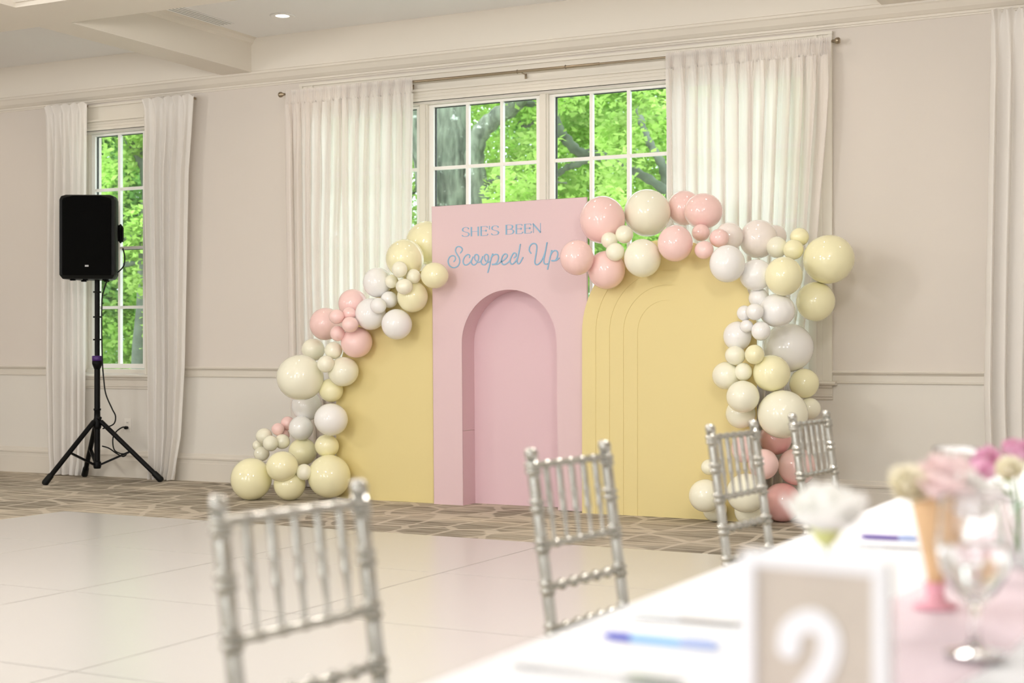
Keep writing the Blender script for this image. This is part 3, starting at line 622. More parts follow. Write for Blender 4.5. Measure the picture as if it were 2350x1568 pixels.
for pts in ([(NX0, 0.0), (NX0, .555)], [(NX0, .558), (NX0, 1.0)]+A_+[(NX1, 0)]):
    o = MB().add(*strip(pts, YP+.004, YP+ND)).build('reveal_strip', M['pinkniche'], pk); o.data.transform(TP)
o = MB().prism([(NX0-.02, 0)]+arc(NC, NZ, NR+.02, PI, 0, 40)+[(NX1+.02, 0)], YP+ND, YP+ND+.015).build('niche_back', M['pinkniche'], pk); o.data.transform(TP)
# lettering
def crop(cx_, cy_):                       # spots measured on the lettering
    p = onY(1000+cx_/7.344, 490+cy_/7.344, YP-.001); return Vector((p.x, p.z))
LN = [0]
def letter(strokes, wide, name='letter', calli=None):
    mb = MB(); LN[0] += 1; up_ = LN[0]*.00012
    for S in strokes:
        P = [Vector((a.x, 0, a.y)) for a in S]; m = len(P); L_, R_ = [], []
        for i in range(m):
            d = P[min(i+1, m-1)]-P[max(i-1, 0)]
            d = d.normalized() if d.length else Vector((1, 0, 0)); nrm_ = Vector((-d.z, 0, d.x))
            wdt = wide if calli is None else calli(d)
            L_.append(P[i]+nrm_*wdt/2); R_.append(P[i]-nrm_*wdt/2)
        vs = [(p.x, YP-.0025-up_, p.z) for p in L_]+[(p.x, YP-.0025-up_, p.z) for p in R_]+[(p.x, YP-.0002, p.z) for p in L_]+[(p.x, YP-.0002, p.z) for p in R_]
        fs = []
        for i in range(m-1): fs += [(i, i+1, m+i+1, m+i), (2*m+i, 2*m+i+1, i+1, i), (m+i, m+i+1, 3*m+i+1, 3*m+i)]
        fs += [(0, m, 3*m, 2*m), (m-1, 3*m-1, 4*m-1, 2*m-1)]
        mb.add(vs, fs)
        if calli is None:
            for e in (P[0], P[-1]):
                c_ = [(e.x+wide/2*math.cos(t), e.z+wide/2*math.sin(t)) for t in np.linspace(0, 2*PI, 13)[:-1]]; mb.prism(c_, YP-.00245-up_, YP-.0002)
    o = mb.build(name, M['blue'], pk); o.data.transform(TP); return o
S_ = [(.93, .80), (.80, .95), (.50, 1.0), (.22, .93), (.10, .76), (.20, .60), (.50, .50), (.82, .40), (.95, .24), (.83, .07), (.50, 0), (.20, .04), (.02, .17)]
GL = {'S': [S_], 'H': [[(.12, 0), (.12, 1)], [(.88, 0), (.88, 1)], [(.12, .5), (.88, .5)]],
      'E': [[(.12, 0), (.12, 1)], [(.05, 1), (.86, 1), (.94, .86)], [(.12, .53), (.76, .53)], [(.76, .43), (.76, .63)], [(.05, 0), (.88, 0), (1, .17)]],
      "'": [[(.5, 1.02), (.5, .62)]], 'B': [[(.10, 0), (.10, 1)], [(.0, 1), (.5, 1), (.78, .93), (.85, .77), (.74, .60), (.45, .54), (.1, .54)], [(.45, .54), (.82, .47), (.97, .28), (.84, .07), (.5, 0), (0, 0)]],
      'N': [[(.08, 0), (.08, 1)], [(.02, 1), (.92, 0)], [(.92, 0), (.92, 1.02)]]}
thick = lambda d: .0026+.0084*abs(d.z)**1.5 if True else 0
for ch, xa, xb in (('S', 475, 600), ('H', 618, 770), ('E', 785, 915), ("'", 930, 952), ('S', 970, 1100), ('B', 1212, 1352), ('E', 1380, 1503), ('E', 1525, 1652), ('N', 1672, 1815)):
    yb = 385-(xa-475)*.0448; A0 = crop(xa, yb); A1 = crop(xb, 385-(xb-475)*.0448); H0 = crop(xa, yb-156)
    ht = H0.y-A0.y; sts = []
    for st_ in GL[ch]:
        pts = [Vector((A0.x+(A1.x-A0.x)*u, 0, A0.y+ht*v)) for u, v in st_]
        if len(pts) > 4: pts = spline(pts, 6)
        elif len(pts) == 2: pts = [pts[0].lerp(pts[1], i/6) for i in range(7)]
        sts.append([Vector((p.x, p.z)) for p in pts])
    fn = thick
    if ch == 'N':
        fn = lambda d: .0098 if d.x > .3 else .0034
    if ch == "'": fn = lambda d: .006
    letter(sts, 0, 'letter', fn)
SCR = [[(338, 802), (364, 760), (352, 716), (312, 702), (264, 730), (240, 800), (268, 874), (335, 905), (400, 880), (434, 812), (426, 742), (392, 682), (366, 622), (380, 567), (425, 549), (470, 572), (480, 612), (450, 656)],
       [(600, 738), (606, 702), (572, 685), (522, 724), (494, 790), (505, 845), (542, 862), (592, 838), (638, 775), (660, 728)],
       [(645, 758), (632, 822), (665, 862), (712, 840), (750, 772), (754, 718), (726, 686), (692, 702), (688, 756), (712, 796)],
       [(752, 822), (798, 792), (824, 724)], [(820, 732), (797, 800), (810, 848), (848, 861), (892, 830), (920, 752), (912, 702), (882, 685), (855, 710), (856, 762), (875, 800)],
       [(915, 822), (955, 796)], [(992, 680), (966, 760), (936, 890), (910, 990)], [(952, 800), (980, 724), (1026, 690), (1072, 692), (1092, 736), (1076, 800), (1042, 845), (988, 860)],
       [(988, 852), (1062, 856), (1122, 820), (1192, 778), (1238, 724), (1230, 688), (1198, 683), (1164, 712), (1142, 782), (1152, 844), (1192, 860), (1250, 828), (1290, 785)],
       [(1355, 745), (1388, 716), (1384, 676), (1346, 670), (1304, 738), (1286, 800), (1300, 846), (1336, 850), (1392, 788), (1430, 690), (1460, 525)], [(1460, 525), (1430, 690), (1404, 800), (1420, 850), (1456, 830), (1502, 745)],
       [(1640, 674), (1612, 628), (1622, 560), (1662, 516), (1710, 513), (1738, 550), (1736, 622), (1716, 740), (1704, 828), (1730, 868), (1782, 844), (1840, 760), (1882, 650), (1912, 500)],
       [(1912, 500), (1882, 660), (1855, 800), (1872, 856), (1914, 856)], [(1990, 630), (1962, 750), (1936, 860), (1918, 945)], [(1955, 762), (1990, 672), (2040, 632), (2082, 650), (2090, 705), (2064, 780), (2032, 806), (1990, 806)], [(1990, 800), (2060, 800), (2110, 760)]]
for s_ in SCR:
    P = spline([Vector((*crop(a, b), 0)) for a, b in s_], 7); letter([[Vector((p.x, p.y)) for p in P]], .0086, 'script_stroke')
# right ripple arch
YR = -.80; RC, RS = -3.685, 1.277
ra = thing('backdrop_panel', 'yellow panel of nested ripple arches right of the pink panel', 'backdrop', (RC, YR, 0)); TR = Matrix.Translation((-RC, -YR, 0))
HW = (.64, .535, .431, .327, .222)
for i, ho in enumerate(HW):                       # each ring lies a step behind the one around it
    y0 = YR+.0035*i; oo = [(RC-ho-.003*(i > 0), 0)]+arc(RC, RS, ho+.003*(i > 0), PI, 0, 40)+[(RC+ho+.003*(i > 0), 0)]
    if i < 4: hi = HW[i+1]; oo = oo+[(RC+hi, 0)]+arc(RC, RS, hi, 0, PI, 40)+[(RC-hi, 0)]
    o = MB().prism(oo, y0, y0+.005).build('arch_layer', M['yellow'], ra); o.data.transform(TR)
# left quarter arch
YL = -.71
la = thing('backdrop_panel', 'plain yellow curved panel left of the pink panel, under the left balloons', 'backdrop', (-5.9, YL, 0)); TL = Matrix.Translation((5.9, -YL, 0))
o = MB().prism([(-6.47, 0), (-6.47, .78)]+arc(-5.47, .78, 1.0, PI, PI/2, 30)[1:]+[(-5.36, 1.78), (-5.36, 0)], YL, YL+.03).build('curved_board', M['yellow'], la, bevel=.002); o.data.transform(TL)
o = MB().bar((-5.9, YL+.03, 1.0), (-5.9, -.14, .02), .04, .02).build('rear_prop', M['white'], la); o.data.transform(TL)
o = MB().bar((RC, YR+.095, 1.0), (RC, -.2, .02), .04, .02).build('rear_prop', M['white'], ra); o.data.transform(TR)

# ------------------------------------------------------------------ balloons
LG, RG = 'balloons of the left garland', 'balloons of the right garland'
# measured centre and radius, colour, layer (greater = nearer), what sets it apart
BAL = [
(983, 558, 52, 'yellow', 0, 'big pale yellow balloon half hidden behind the left edge of the pink panel'),
(929.4, 593.6, 45.5, 'yellow', 2, 'pale yellow balloon at top of left garland, above four tiny white ones'),
(917.3, 618.8, 19, 'cream', 4, 'tiny cream balloon topmost in the cluster near the pink panel'),
(949, 634.9, 17.4, 'cream', 4, 'tiny cream balloon rightmost in the cluster near the pink panel'),
(899, 646, 16, 'cream', 3, 'tiny cream balloon leftmost in the cluster near the pink panel'),
(928, 657.8, 19.5, 'cream', 5, 'tiny cream balloon lowest in the cluster near the pink panel'),
(998, 632.7, 32, 'yellow', 3, 'yellow balloon overlapping the left edge of the pink panel'),
(946.8, 680.8, 37, 'yellow', 2, 'yellow balloon below the tiny cream cluster beside the pink panel'),
(866.5, 649, 35, 'white', 1, 'white balloon in front of the sheer, left of the upper yellow balloon'),
(893.4, 688, 20, 'white', 4, 'small white balloon upper of the pair amid left garland whites'),
(868.7, 702, 19, 'white', 4, 'small white balloon lower of the pair amid left garland whites'),
(850.5, 721.6, 37, 'white', 2, 'white balloon touching the left garland pink ones on their right'),
(911, 744.6, 36, 'white', 3, 'white balloon hanging lowest over the top of the plain yellow panel'),
(810, 697, 34, 'pink', 1, 'pink balloon topmost of the left garland pink group'),
(748, 743.7, 38, 'pink', 2, 'pink balloon leftmost of the left garland pink group, before the sheer'),
(773, 727, 18, 'pink', 4, 'tiny pink balloon upper left of the left garland pink group'),
(801.5, 720, 16, 'pink', 3, 'tiny pink balloon half hidden at the top of the left pink group'),
(803.6, 745.5, 19.5, 'pink', 5, 'tiny pink balloon right centre of the left garland pink group'),
(774.6, 765.4, 18, 'pink', 4, 'tiny pink balloon lowest in the left garland pink group'),
(818.8, 785.8, 37, 'pink', 3, 'pink balloon lowest of the left group, over the yellow panel edge'),
(719, 803, 27, 'cream', 1, 'peachy cream balloon under the leftmost pink one, before the sheer'),
(765.5, 804.5, 20.5, 'cream', 4, 'small cream balloon just below the left garland tiny pinks'),
(748, 835.7, 20, 'cream', 4, 'small cream balloon between the big left one and its cream neighbour'),
(689.5, 867.4, 54.5, 'cream', 3, 'biggest cream balloon bulging left of the garland at chair rail height'),
(788.5, 853, 35.5, 'cream', 3, 'cream balloon on the yellow panel edge, right of the biggest one'),
(760, 896, 28.5, 'yellow', 1, 'yellow balloon tucked beneath the cream one on the panel edge'),
(704, 931, 36, 'white', 1, 'white balloon tucked right under the biggest left cream balloon'),
(760, 963.6, 39, 'white', 3, 'large white balloon on the panel edge in mid left garland'),
(691, 983, 29, 'white', 3, 'white balloon right of the three tiny pinks in left garland'),
(660.5, 972, 16.5, 'pink', 2, 'tiny pink balloon upper of three, low in the left garland'),
(638, 985, 15, 'pink', 3, 'tiny pink balloon leftmost of three, low in the left garland'),
(650, 999, 15, 'pink', 2, 'tiny pink balloon lowest of three, low in the left garland'),
(606, 1000.5, 19, 'cream', 4, 'small cream balloon topmost at the far left foot cluster'),
(621, 1018, 18.5, 'cream', 5, 'small cream balloon in the middle of the far left foot cluster'),
(648, 1013.5, 18, 'cream', 4, 'small cream balloon rightmost of the far left foot cluster'),
(592, 1023, 13, 'cream', 2, 'small cream balloon peeping out at the left of the foot cluster'),
(600.6, 1041.7, 18, 'cream', 3, 'small cream balloon lowest in the far left foot cluster'),
(695, 1037, 33, 'yellow', 2, 'pale yellow balloon in the middle of the left garland foot'),
(750.7, 1024, 28, 'yellow', 2, 'pale yellow balloon against the panel just above the big foot balloon'),
(648, 1070.8, 37, 'yellow', 4, 'yellow balloon in front, above the ones resting on the carpet'),
(577, 1100, 49, 'yellow', 3, 'big yellow balloon on the carpet at the far left end'),
(665, 1112, 37.5, 'yellow', 3, 'yellow balloon on the carpet between the two big foot balloons'),
(756, 1094, 51, 'yellow', 3, 'big yellow balloon on the carpet against the plain yellow panel'),
(698, 1084, 19, 'cream', 3, 'tiny cream balloon in the gap above the carpet balloons'),
(1382.8, 505, 55, 'pink', 2, 'biggest pink balloon at the upper right corner of the pink panel'),
(1486, 488.6, 55, 'cream', 3, 'big cream balloon on top of right garland, before the panes'),
(1570, 478, 41, 'pink', 1, 'pink balloon half hidden behind its neighbour at the garland top'),
(1614, 484.6, 44, 'pink', 2, 'pink balloon at the garland top, right of the half hidden one'),
(1324.5, 591.6, 41, 'pink', 3, 'pink balloon covering the last letter of the script'),
(1392, 620, 45, 'pink', 3, 'pink balloon lowest on the seam of pink and ripple panels'),
(1475, 593, 44, 'cream', 3, 'cream balloon between two pink ones over the ripple arch'),
(1433, 538, 21, 'cream', 5, 'tiny cream balloon upper right of three on the biggest pink'),
(1398.5, 552, 19.5, 'cream', 4, 'tiny cream balloon leftmost of three on the biggest pink'),
(1412, 578.4, 22, 'cream', 5, 'tiny cream balloon lowest of three on the biggest pink'),
(1549.7, 559, 42.5, 'pink', 3, 'pink balloon over the crest of the ripple arch'),
(1608.6, 534.3, 21, 'pink', 5, 'tiny pink balloon topmost of three over the ripple arch'),
(1650.5, 547, 22.5, 'pink', 5, 'tiny pink balloon rightmost of three over the ripple arch'),
(1616, 573.7, 22, 'pink', 5, 'tiny pink balloon lowest of three over the ripple arch'),
(1674, 543, 33, 'blush', 2, 'blush white balloon just behind the tiny rightmost pink one'),
(1669.4, 605.8, 43, 'white', 4, 'white balloon hanging foremost over the ripple arch shoulder'),
(1740, 549, 45, 'blush', 2, 'large blush white balloon in front of the right sheer'),
(1778, 543, 28, 'blush', 1, 'blush white balloon behind the large one, beside the tiny creams'),
(1735.5, 631, 38, 'white', 2, 'white balloon beneath the large blush one at the arch shoulder'),
(1782.7, 568, 25, 'cream', 3, 'cream balloon left of two tiny ones near the big right yellow'),
(1834.7, 544.4, 22, 'yellow', 3, 'tiny yellow balloon topmost left of the biggest right yellow balloon'),
(1821, 573, 24, 'yellow', 4, 'small yellow balloon below the tiny topmost one at right'),
(1799, 634, 45, 'yellow', 4, 'pale yellow balloon left of and below the biggest right one'),
(1902.4, 594.8, 59, 'yellow', 3, 'biggest yellow balloon at the far right of the garland'),
(1872.5, 692.4, 46, 'yellow', 2, 'yellow balloon below the biggest one, against the window casing'),
(1784, 712.8, 41, 'white', 2, 'white balloon in mid right garland above the biggest white'),
(1741.8, 684.5, 24, 'white', 1, 'white balloon tucked behind at the edge of the ripple arch'),
(1708.7, 719, 18, 'white', 4, 'tiny white balloon leftmost of four beside the ripple arch'),
(1732.3, 716, 20.5, 'white', 5, 'tiny white balloon topmost of four beside the ripple arch'),
(1713.4, 749, 15.5, 'white', 4, 'tiniest white balloon of four beside the ripple arch'),
(1746.5, 760, 22.5, 'white', 5, 'tiny white balloon lowest of four beside the ripple arch'),
(1692.5, 772, 34, 'white', 3, 'white balloon over the arch edge, left of the biggest white'),
(1810, 798, 58, 'white', 2, 'biggest white balloon at the right of the garland'),
(1687.5, 816, 23.5, 'cream', 4, 'small cream balloon left of two, below the white ones'),
(1732, 814, 23, 'yellow', 4, 'small yellow balloon right of two, below the white ones'),
(1667, 862.5, 33, 'cream', 3, 'cream balloon sticking out furthest over the ripple panel'),
(1706, 853.6, 21, 'cream', 5, 'tiny cream balloon between two larger ones at right'),
(1771.4, 857, 43.5, 'yellow', 4, 'pale yellow balloon under the biggest white balloon'),
(1846, 880, 35, 'yellow', 2, 'yellow balloon at right rim above the window sill'),
(1705.4, 910.7, 38.5, 'cream', 4, 'cream balloon left of the biggest right cream balloon'),
(1700, 950, 35, 'cream', 2, 'peachy cream balloon half hidden below its cream neighbour'),
(1796.4, 951.8, 58, 'cream', 4, 'biggest cream balloon, low in the right garland'),
(1858, 938, 26, 'cream', 2, 'cream balloon right of the biggest, above the last chair'),
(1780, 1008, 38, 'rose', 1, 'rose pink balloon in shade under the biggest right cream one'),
(1710, 1030, 33, 'pink', 2, 'pink balloon seen through the spindles of the third chair'),
(1752, 1066, 36, 'pink', 3, 'pink balloon between the two rear chairs'),
(1830, 1071, 45, 'pink', 3, 'pink balloon behind the spindles of the farthest chair'),
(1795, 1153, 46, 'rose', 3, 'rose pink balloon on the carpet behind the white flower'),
(1619.6, 1138, 39, 'cream', 3, 'cream balloon low before the ripple panel, left of third chair'),
(1714, 1132, 47, 'cream', 4, 'cream balloon behind the lower bars of the third chair'),
(1641, 1170, 28, 'cream', 2, 'cream balloon on the carpet under the one left of third chair'),
(1721, 1172, 36, 'cream', 3, 'cream balloon on the carpet between the third chair legs'),
(1628, 1072, 19, 'cream', 2, 'small cream balloon peeping left of the third chair post'),
]
def balloon_mesh(name, m):
    prof = []
    for i in range(27):
        a = PI*i/26; prof.append((math.sin(a)*(1-.06*(1-math.cos(a))/2), -math.cos(a)*1.0))
    # z=-1 crown ... z=1 towards the neck
    prof = [(r, z) for r, z in prof[:-2]]+[(.10, 1.02), (.055, 1.06), (.06, 1.10), (.085, 1.15), (.07, 1.16), (0, 1.15)]
    mb = MB().lathe(prof, 40); o = mb.build(name, m); me = o.data; bpy.data.objects.remove(o); return me
BME = {k: balloon_mesh('balloon_'+k, v) for k, v in BM.items()}
n = len(BAL); dep = np.zeros(n); lay = np.array([b[4] for b in BAL], float); ar = np.array([b[2] for b in BAL])/FPX; pxy = np.array([[b[0], b[1]] for b in BAL])
def panel_limit(px, py, r):              # greatest y a balloon centre may have where a panel stands behind it
    p = onY(px, py, -.8); R = r*10.8/FPX; lim = -.35
    out = [(max(PX0-p.x, p.x-PX1, p.z-PZ, 0), YP)]
    dx = abs(p.x-RC); out.append((max(dx-.64, 0) if p.z < RS else max(math.hypot(dx, p.z-RS)-.64, 0), YR))
    dx = abs(p.x+5.47) if p.x < -5.47 else 0
    if p.x < PX0+.05: out.append((max(dx-1, 0) if p.z < .78 else max(math.hypot(dx, p.z-.78)-1, 0), YL))
    for d, front in out:
        if d < R: lim = min(lim, front-.97*math.sqrt(R*R-d*d))
    return lim
lims = np.array([panel_limit(*b[:3]) for b in BAL]); lims[0] = -.40
def y2d(i, y): t = (pxy[i, 0]-CX)/FPX; return (y-CAMY)/(CS+t*SN)
dmax = np.array([y2d(i, lims[i]) for i in range(n)])
dep = np.array([y2d(i, min(lims[i], -.72)) for i in range(n)])-lay*.06
# the lowest ones stand on the carpet
onfloor = {}
for i, b in enumerate(BAL):
    if b[1]+b[2] > 1135: onfloor[i] = 1
for it in range(400):
    mv = np.zeros(n)
    for i in range(n):
        for j in range(i+1, n):
            q = math.hypot(*(pxy[i]-pxy[j]))/FPX*(dep[i]+dep[j])/2; R = (ar[i]*dep[i]+ar[j]*dep[j])*.93
            if q < R:
                need = math.sqrt(R*R-q*q); s = -1 if (lay[i] > lay[j] or (lay[i] == lay[j] and ar[i] < ar[j])) else 1
                gap = s*(dep[i]-dep[j])
                if gap < need: k_ = .25*(need-gap); mv[i] += s*k_; mv[j] -= s*k_
    dep = np.minimum(dep+mv, dmax); dep = np.maximum(dep, dmax-1.25)
    dep += .002*(np.minimum(dmax, np.array([y2d(0, -.72)]*n)+9)-dep)
for i, b in enumerate(BAL):
    p = atD(b[0], b[1], dep[i]); R = ar[i]*dep[i]
    if i in onfloor and p.z < R*.98:       # resting on the carpet
        dd = dep[i]
        for _ in range(20): dd = min(dd, (CAMZ)*FPX/((b[1]+b[2]*.97-HY))); 
        p = atD(b[0], b[1], dd); R = ar[i]*dd
    o = link('balloon', BME[b[3]], None, p); tag(o, b[5], 'balloon', LG if i < 44 else RG)
    q = Vector((random.uniform(-.5, .5), 1, random.uniform(-.5, .5))).normalized(); o.rotation_euler = q.to_track_quat('Z', 'Y').to_euler()
    e = random.uniform(.97, 1.04); o.scale = (R*e, R/e, R)

# ------------------------------------------------------------------ chairs
def post_profile(z0, z1, r, rings, finial):
    P = [(0, z0), (r*.8, z0)]; z = z0
    rs = sorted(rings)
    for q in rs: P += [(r*.93, q-.022), (r*.90, q-.014), (r*1.22, q-.012), (r*1.25, q-.006), (r*.98, q-.004), (r*.98, q+.004), (r*1.25, q+.006), (r*1.22, q+.012), (r*.90, q+.014), (r*.93, q+.022)]
    if finial: P += [(r*.93, z1-.055), (r*1.15, z1-.053), (r*1.18, z1-.046), (r*.62, z1-.043), (r*.60, z1-.032), (r*.95, z1-.026), (r*1.05, z1-.016), (r*.95, z1-.006), (r*.5, z1-.0005), (0, z1)]
    else: P += [(r*.9, z1), (0, z1)]
    return P
def lean(z): return -.185-(max(0, z-.45)*math.tan(math.radians(8)))+.03*max(0, .45-z)/.45*-1
def make_chair(label):
    t = thing('banquet_chair', label, 'chair', group='silver bamboo-turned chairs along the table')
    hx = .175; m = M['silver']; yb = .185
    for s in (-1, 1):
        MB().lathe(post_profile(0, .92, .0158, (.12, .25, .40, .492, .590, .688, .782, .870), True), 18, None, lambda z, s=s: (s*hx, lean(z))).build('leg', m, t)
        MB().lathe(post_profile(0, .44, .0158, (.12, .25, .40), False), 18, None, lambda z, s=s: (s*(.2-.01*(z/.45)), yb-.0)).build('leg', m, t)
    def rail(name, z, r, beads, y0=None, xx=hx, beadr=1.5):
        L_ = 2*(xx-.012); P = []
        N_ = 60; 
        for i in range(N_+1):
            u = i/N_; rr = r
            for b in beads: rr = max(rr, r*(1+(beadr-1)*math.exp(-((u-b)*L_/.008)**2)))
            P.append((rr, -L_/2+L_*u))
        Mx = Matrix.Translation((0, lean(z) if y0 is None else y0, z)) @ Matrix.Rotation(PI/2, 4, 'Y')
        return MB().lathe([(0, -L_/2)]+P+[(0, L_/2)], 12, Mx).build(name, m, t)
    bd = [(i+1)/6 for i in range(5)]; bd2 = [(i+.7)/7.4 for i in range(7)]
    rail('top_rail', .877, .0085, bd, beadr=1.35); rail('middle_rail', .688, .0085, bd, beadr=1.35)
    rail('lower_rail', .590, .0085, bd, beadr=1.75); rail('lower_rail', .492, .0085, bd, beadr=1.75)
    for i in range(5):
        x = -hx+2*hx*(i+1)/6; h0, h1 = .688, .877; H = h1-h0; r = .0086
        P = [(r*.6, h0), (r*.62, h0+.02), (r*.55, h0+.03), (r*.75, h0+.065), (r*.98, h0+.072), (r*1.05, h0+.076), (r*.9, h0+.08), (r*.98, h0+.115), (r*1.12, h0+.12), (r*.9, h0+.125), (r*1.0, h0+.17), (r*.9, h0+.185), (r*.7, h1)]
        MB().lathe(P, 10, None, lambda z, x=x: (x, lean(z))).build('spindle', m, t)
    # seat frame, seat, stretchers
    MB().box((-.19, -.2, .425), (.19, -.165, .45)).box((-.2, yb-.018, .425), (.2, yb+.018, .45)).box((-.2, -.17, .425), (-.17, yb, .45)).box((.17, -.17, .425), (.2, yb, .45)).build('seat_frame', m, t)
    MB().prism([(-.19, .45), (.19, .45), (.185, .466), (-.185, .466)], -.165, yb+.02).build('seat', m, t, bevel=.004)
    for z in (.16, .22): rail('stretcher', z, .007, bd, yb, .2, 1.5)
    for s in (-1, 1):
        for z in (.18, .24): MB().sweep([(s*.187, -.2, z), (s*.193, yb, z)], .007, 10).build('stretcher', m, t)
    rail('stretcher', .2, .007, bd, lean(.2), hx, 1.5)
    return t
CH = [((483, 1120, 2.345), (833, 1080, 2.66), 'nearest silver chair, large and blurred in front of the dance floor'),
      ((1215, 1013, 3.50), (1387.5, 999, 3.80), 'second silver chair from the camera, in front of the pink panel'),
      ((1626.3, 972, 4.62), (1730, 959, 4.93), 'third silver chair, in front of the right garland foot'),
      ((1814.4, 951, 5.42), (1897.2, 940, 5.74), 'farthest silver chair, above the white flower')]
first = None
for a, b, lab in CH:
    A, B = atD(*a), atD(*b); c = (A+B)/2; d = (B-A); d.z = 0; ang = math.atan2(d.y, d.x)    # local +x runs from near post to far post
    if first is None: first = ch = make_chair(lab)
    else: ch = copy_tree(first); ch['label'] = lab
    # local +y must point to the table (+x world): x axis along +world y means rotate by ang, mirrored
    ch.rotation_euler = (0, 0, ang+PI)
    off = lean(.92); s_ = (B-A).to_2d().length/.35
    rot = Matrix.Rotation(ang+PI, 3, 'Z'); ch.location = Vector((c.x, c.y, 0))-rot @ Vector((0, off, 0))

# ------------------------------------------------------------------ table
TX0, TX1, TY0, TY1, TZ = -.873, -.11, CAMY-.1, CAMY+5.95, .762
tb = thing('banquet_table', 'long banquet table hidden under the white tablecloth', 'table', ((TX0+TX1)/2, (TY0+TY1)/2, 0))
hwx, hly = (TX1-TX0)/2-.006, (TY1-TY0)/2-.006
MB().box((-hwx, -hly, .73), (hwx, hly, .756)).build('tabletop', M['table'], tb)
for sx in (-1, 1):
    for yy in (-hly+.3, 0, hly-.3): MB().sweep([(sx*(hwx-.1), yy, 0), (sx*(hwx-.1), yy, .73)], .018, 10).build('leg', M['tableleg'], tb)
mb = MB(); per = []
N_ = 400; Lx, Ly = TX1-TX0, TY1-TY0; tot = 2*(Lx+Ly)
def peri(u):
    s = u*tot
    if s < Ly: return (TX0, TY0+s, -1, 0)
    s -= Ly
    if s < Lx: return (TX0+s, TY1, 0, 1)
    s -= Lx
    if s < Ly: return (TX1, TY1-s, 1, 0)
    s -= Ly
    return (TX1-s, TY0, 0, -1)
zs_ = [TZ, TZ-.004, TZ-.02, TZ-.1, .5, .3, .12, .03]; vs = []
for k_, z in enumerate(zs_):
    for i in range(N_):
        x, y, nx_, ny_ = peri(i/N_); dpt = max(0, TZ-z); o_ = -.004 if k_ == 0 else .002+.03*min(1, dpt/.5)*(1+math.sin(i*.55+math.sin(i*.13)*2))*.9
        vs.append((x+nx_*o_, y+ny_*o_, z))
fs = [(k_*N_+i, k_*N_+(i+1) % N_, (k_+1)*N_+(i+1) % N_, (k_+1)*N_+i) for k_ in range(len(zs_)-1) for i in range(N_)]+[tuple(range(N_))]
mb.add(vs, fs, True); o = mb.build('tablecloth', M['cloth']); tag(o, 'white tablecloth draped over the long table in the foreground', 'tablecloth')
rn = MB(); ny = 120; vs = []
for j in range(ny+1):
    y = TY0+.3+(TY1-TY0-.5)*j/ny
    for i in range(13):
        u = i/12; vs.append((-.415+(u-.5)*(.22+.03*math.sin(j*.35)), y, TZ+.002+.002*(1+math.sin(i*1.9+j*.22+math.sin(j*.5)))))
rn.add(vs, [(j*13+i, j*13+i+1, (j+1)*13+i+1, (j+1)*13+i) for j in range(ny) for i in range(12)], True)
tag(rn.build('table_runner', M['runner'], fix=False), 'pale pink chiffon runner down the middle of the table', 'table runner')
# table number
A, B = atD(1709, 1262, 1.43), atD(2043, 1290, 1.35); d = (B-A); d.z = 0; wid = d.length; ang = math.atan2(d.y, d.x); H = A.z-TZ-.001
tn = thing('table_number', 'white framed card with a big white number two', 'table sign', (A.x, A.y, TZ+.001), ang)
bw = .0135
MB().box((0, -.009, 0), (bw, .009, H)).box((wid-bw, -.009, 0), (wid, .009, H)).box((bw, -.009, H-bw), (wid-bw, .009, H)).box((bw, -.009, 0), (wid-bw, .009, bw)).build('frame', M['white'], tn, bevel=.0015)
MB().box((bw, -.002, bw), (wid-bw, .004, H-bw)).build('card', M['kraft'], tn)
MB().bar((wid/2, .01, H*.6), (wid/2, .07, .004), .03, .004).build('easel', M['white'], tn)
pt = lambda px, py: ((px-1709)/334*wid, H-(py-1262-(px-1709)*.083)/(334)*wid*.985)
two = spline([Vector((*pt(a, b), 0)) for a, b in ((1818, 1478), (1822, 1448), (1848, 1424), (1880, 1420), (1908, 1444), (1912, 1484), (1894, 1530), (1856, 1580), (1816, 1632))], 8)
mb = MB(); hwid_ = .0108
def ribbon(P):
    L_, R_ = [], []
    for i, p in enumerate(P):
        d_ = (P[min(i+1, len(P)-1)]-P[max(i-1, 0)]).normalized(); nn = Vector((-d_.y, d_.x, 0)); L_.append(p+nn*hwid_); R_.append(p-nn*hwid_)
    m_ = len(P); vs = [(q.x, y, q.y) for y in (-.0055, -.0021) for q in L_+R_]
    fs = []
    for i in range(m_-1): fs += [(i, i+1, m_+i+1, m_+i), (i, 2*m_+i, 2*m_+i+1, i+1), (m_+i, m_+i+1, 3*m_+i+1, 3*m_+i)]
    mb.add(vs, fs+[(0, m_, 3*m_, 2*m_), (m_-1, 3*m_-1, 4*m_-1, 2*m_-1)])
ribbon(two)
ribbon([Vector((*pt(1806, 1640), 0)), Vector((*pt(1870, 1644), 0)), Vector((*pt(1925, 1648), 0))])
c_ = Vector((*pt(1818, 1478), 0)); mb.prism([(c_.x+.0112*math.cos(t), c_.y+.0112*math.sin(t)) for t in np.linspace(0, 2*PI, 21)[:-1]], -.0056, -.0021)
mb.build('numeral', M['white'], tn)

